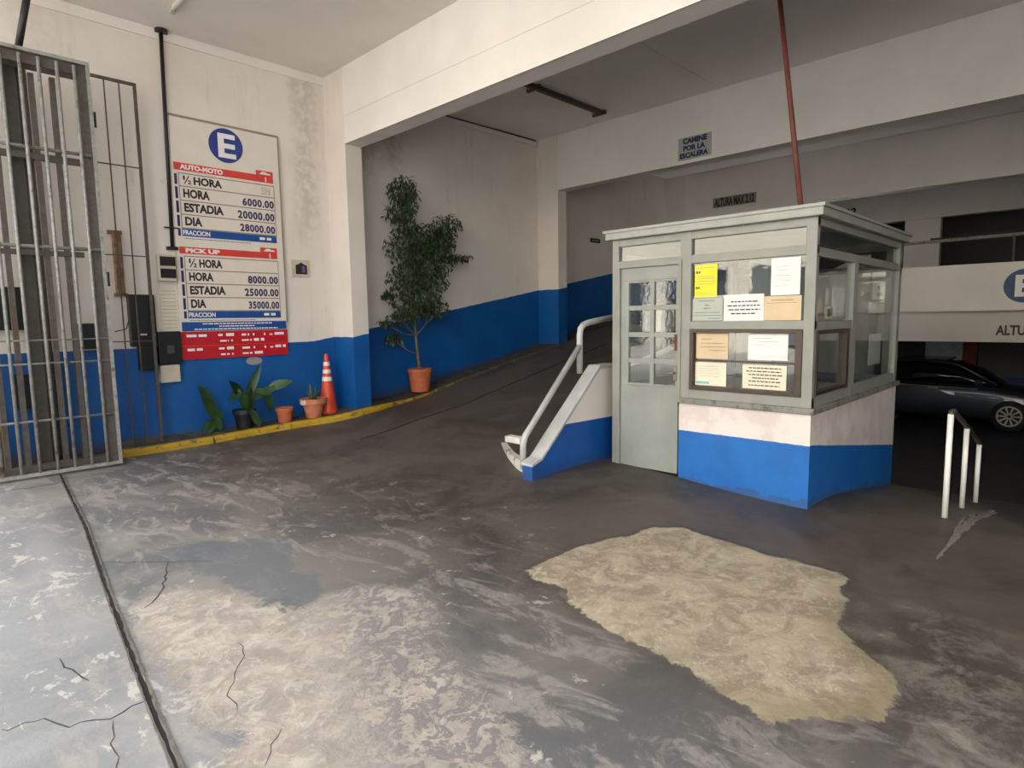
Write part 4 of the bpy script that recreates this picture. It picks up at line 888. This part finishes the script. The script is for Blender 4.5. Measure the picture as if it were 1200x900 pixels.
for x, z, a_, b_ in E_:
    k = min(range(len(trunk)), key=lambda i: abs(trunk[i][2]-(z-.35))); p = Vector(trunk[k])
    q = Vector((x, 7.98, z)); m_ = (p+q)/2+Vector((0, -.04, -.06)); br.tube([p, m_, q], [.009, .006, .003], 5)
    for _ in range(4):
        u = Vector((rnd.uniform(-a_, a_)*.8, rnd.uniform(-.25, .2), rnd.uniform(-b_, b_)*.8)); br.tube([m_, q+u], [.004, .002], 4)
br.build('branches', M_BARK, fic)
fo = MB()
for x, z, a_, b_ in E_:
    cnt = int(90+3400*a_*b_)
    for _ in range(cnt):
        while True:
            u = Vector((rnd.uniform(-1, 1), rnd.uniform(-1, 1), rnd.uniform(-1, 1)))
            if u.length < 1: break
        p = Vector((x+u.x*a_, 7.95+u.y*min(.3, a_+.05), z+u.z*b_))
        p.y = min(p.y, 8.17)
        d = Vector((rnd.uniform(-1, 1), rnd.uniform(-1, .6), rnd.uniform(-1.1, .1)))
        leaf_geo(fo, p, d, (rnd.uniform(-.6, .6), rnd.uniform(-.6, .6), 1), rnd.uniform(.06, .1), rnd.uniform(.026, .04), seg=2, droop=.2)
fo = fo.build('foliage', M_FIC, fic); fo['kind'] = 'stuff'
# broad-leaved plant in dark pot
zs = G(3.2, 8.1)+.07
bl = pot('broad_leaf_plant', 'broad-leaved green plant in a dark pot under the price board', 3.2, 8.08, zs, .10, .14, .26, M_BLACK, .01, cat='plant')
# leaves: base at stem, tip target (x, z)
LV = [((3.2, .5), (3.33, .86), .12), ((3.17, .52), (3.02, .72), .15), ((3.1, .62), (2.98, .55), .12), ((3.25, .5), (3.55, .64), .13), ((3.5, .62), (3.72, .70), .15), ((3.45, .6), (3.48, .36), .13), ((3.18, .35), (3.12, .58), .12), ((3.2, .3), (3.26, .6), .12), ((3.22, .38), (3.28, .2), .13), ((3.05, .68), (3.12, .5), .1), ((3.3, .62), (3.42, .58), .13)]
stm = MB()
for (a0, z0_), (a1, z1_), w in LV: stm.tube([(3.2, 8.08, zs+.22), ((3.2+a0)/2, 8.05, (zs+.26+z0_)/2+.03), (a0, 8.02, z0_)], .007, 6)
stm.build('stems', M_LEAF, bl)
rnd = random.Random(4)
for (a0, z0_), (a1, z1_), w in LV:
    mb = MB(); yy = 8.02-rnd.uniform(0, .08); dv = Vector((a1-a0, rnd.uniform(-.12, -.02), z1_-z0_)); L = dv.length*1.25
    leaf_geo(mb, (a0, yy, z0_), dv, (rnd.uniform(-.3, .3), -1, .5), L, w, .12, 6, .12); mb.build('leaf', M_LEAF, bl, smooth=True)
# drooping dark leaves at its left
dp = thing('drooping_plant', 'dark drooping leafy stems leaning on the blue wall left of the dark pot', 'plant', (2.85, 8.2, G(2.85, 8.2)+.07))
MB().tube([(2.88, 8.2, .1), (2.84, 8.2, .35), (2.78, 8.2, .6)], .008, 6).build('stem', M_LEAF, dp)
for (a0, z0_), (a1, z1_), w in (((2.68, .72), (2.86, .40), .14), ((2.72, .6), (2.84, .28), .13), ((2.82, .42), (2.94, .3), .1), ((2.86, .3), (2.76, .12), .12), ((2.84, .36), (2.9, .13), .12), ((2.78, .28), (2.7, .16), .09)):
    mb = MB(); dv = Vector((a1-a0, -.03, z1_-z0_)); leaf_geo(mb, (a0, 8.15, z0_), dv, (.2, -1, .2), dv.length*1.1, w, .1, 6, .05); mb.build('leaf', M_LEAF, dp, smooth=True)
z_ = G(3.73, 8.05)+.07
pot('terracotta_pot', 'small empty terracotta pot between the broad-leaved plant and the bigger pot', 3.73, 8.05, z_, .085, .11, .2, M_TERRA, .008, soil=True)
z_ = G(4.13, 8.0)+.07
pt = pot('terracotta_pot', 'wide-rimmed terracotta pot with a small succulent in front of the cone', 4.13, 7.99, z_, .1, .16, .27, M_TERRA2, .025, rimh=.07, cat='plant')
for k in range(9):
    a_ = k*.7; mb = MB(); leaf_geo(mb, (4.13+.03*math.cos(a_), 7.99+.03*math.sin(a_), z_+.25), (math.cos(a_)*.35, math.sin(a_)*.35, 1), (math.cos(a_), math.sin(a_), 0), .14+.05*(k % 3), .035, .3, 3, -.05); mb.build('leaf', M_SUC, pt)
MB().box(3.93, 3.99, 7.9, 7.96, z_+.2, z_+.26).build('white_tag', M_CONEW, pt)
z_ = G(4.36, 8.08)+.07
cn = thing('traffic_cone', 'orange traffic cone with three white bands beside the pilaster', 'traffic cone', (4.42, 8.1, z_))
H_ = .86
def cr(z): return .125+(.026-.125)*min(1, (z-.03)/(H_-.03)) if z > .03 else .13
MB().lathe([(.001, 0), (.145, 0), (.145, .03), (.125, .03), (cr(.05), .05), (cr(.3), .3), (cr(.6), .6), (cr(H_-.02), H_-.02), (.02, H_), (.001, H_)], 28, (4.42, 8.1, z_)).build('cone_body', M_CONE, cn, smooth=False)
for za, zb2 in ((.47, .53), (.58, .635), (.69, .745)): MB().lathe([(cr(za)+.003, za), (cr(zb2)+.003, zb2)], 28, (4.42, 8.1, z_), cap=False).build('white_band', M_CONEW, cn, smooth=True)

# ------------------------------------------------------------------ street opposite: what the booth glass reflects
fac = thing('street_building', 'pale building across the street reflected in the booth glass', 'building', (-16, 5, 0))
MB().box(-17, -16, -14, 24, -.1, 9).build('facade', M_FAC, fac)
for k in range(9):
    for z0_, z1_ in ((6.4, 8.0), (.1, 3.5)):
        y = -12+k*4; MB().box(-16.02, -15.97, y, y+(1.7 if z0_ > 5 else 2.9), z0_, z1_).build('window', M_FACD, fac)
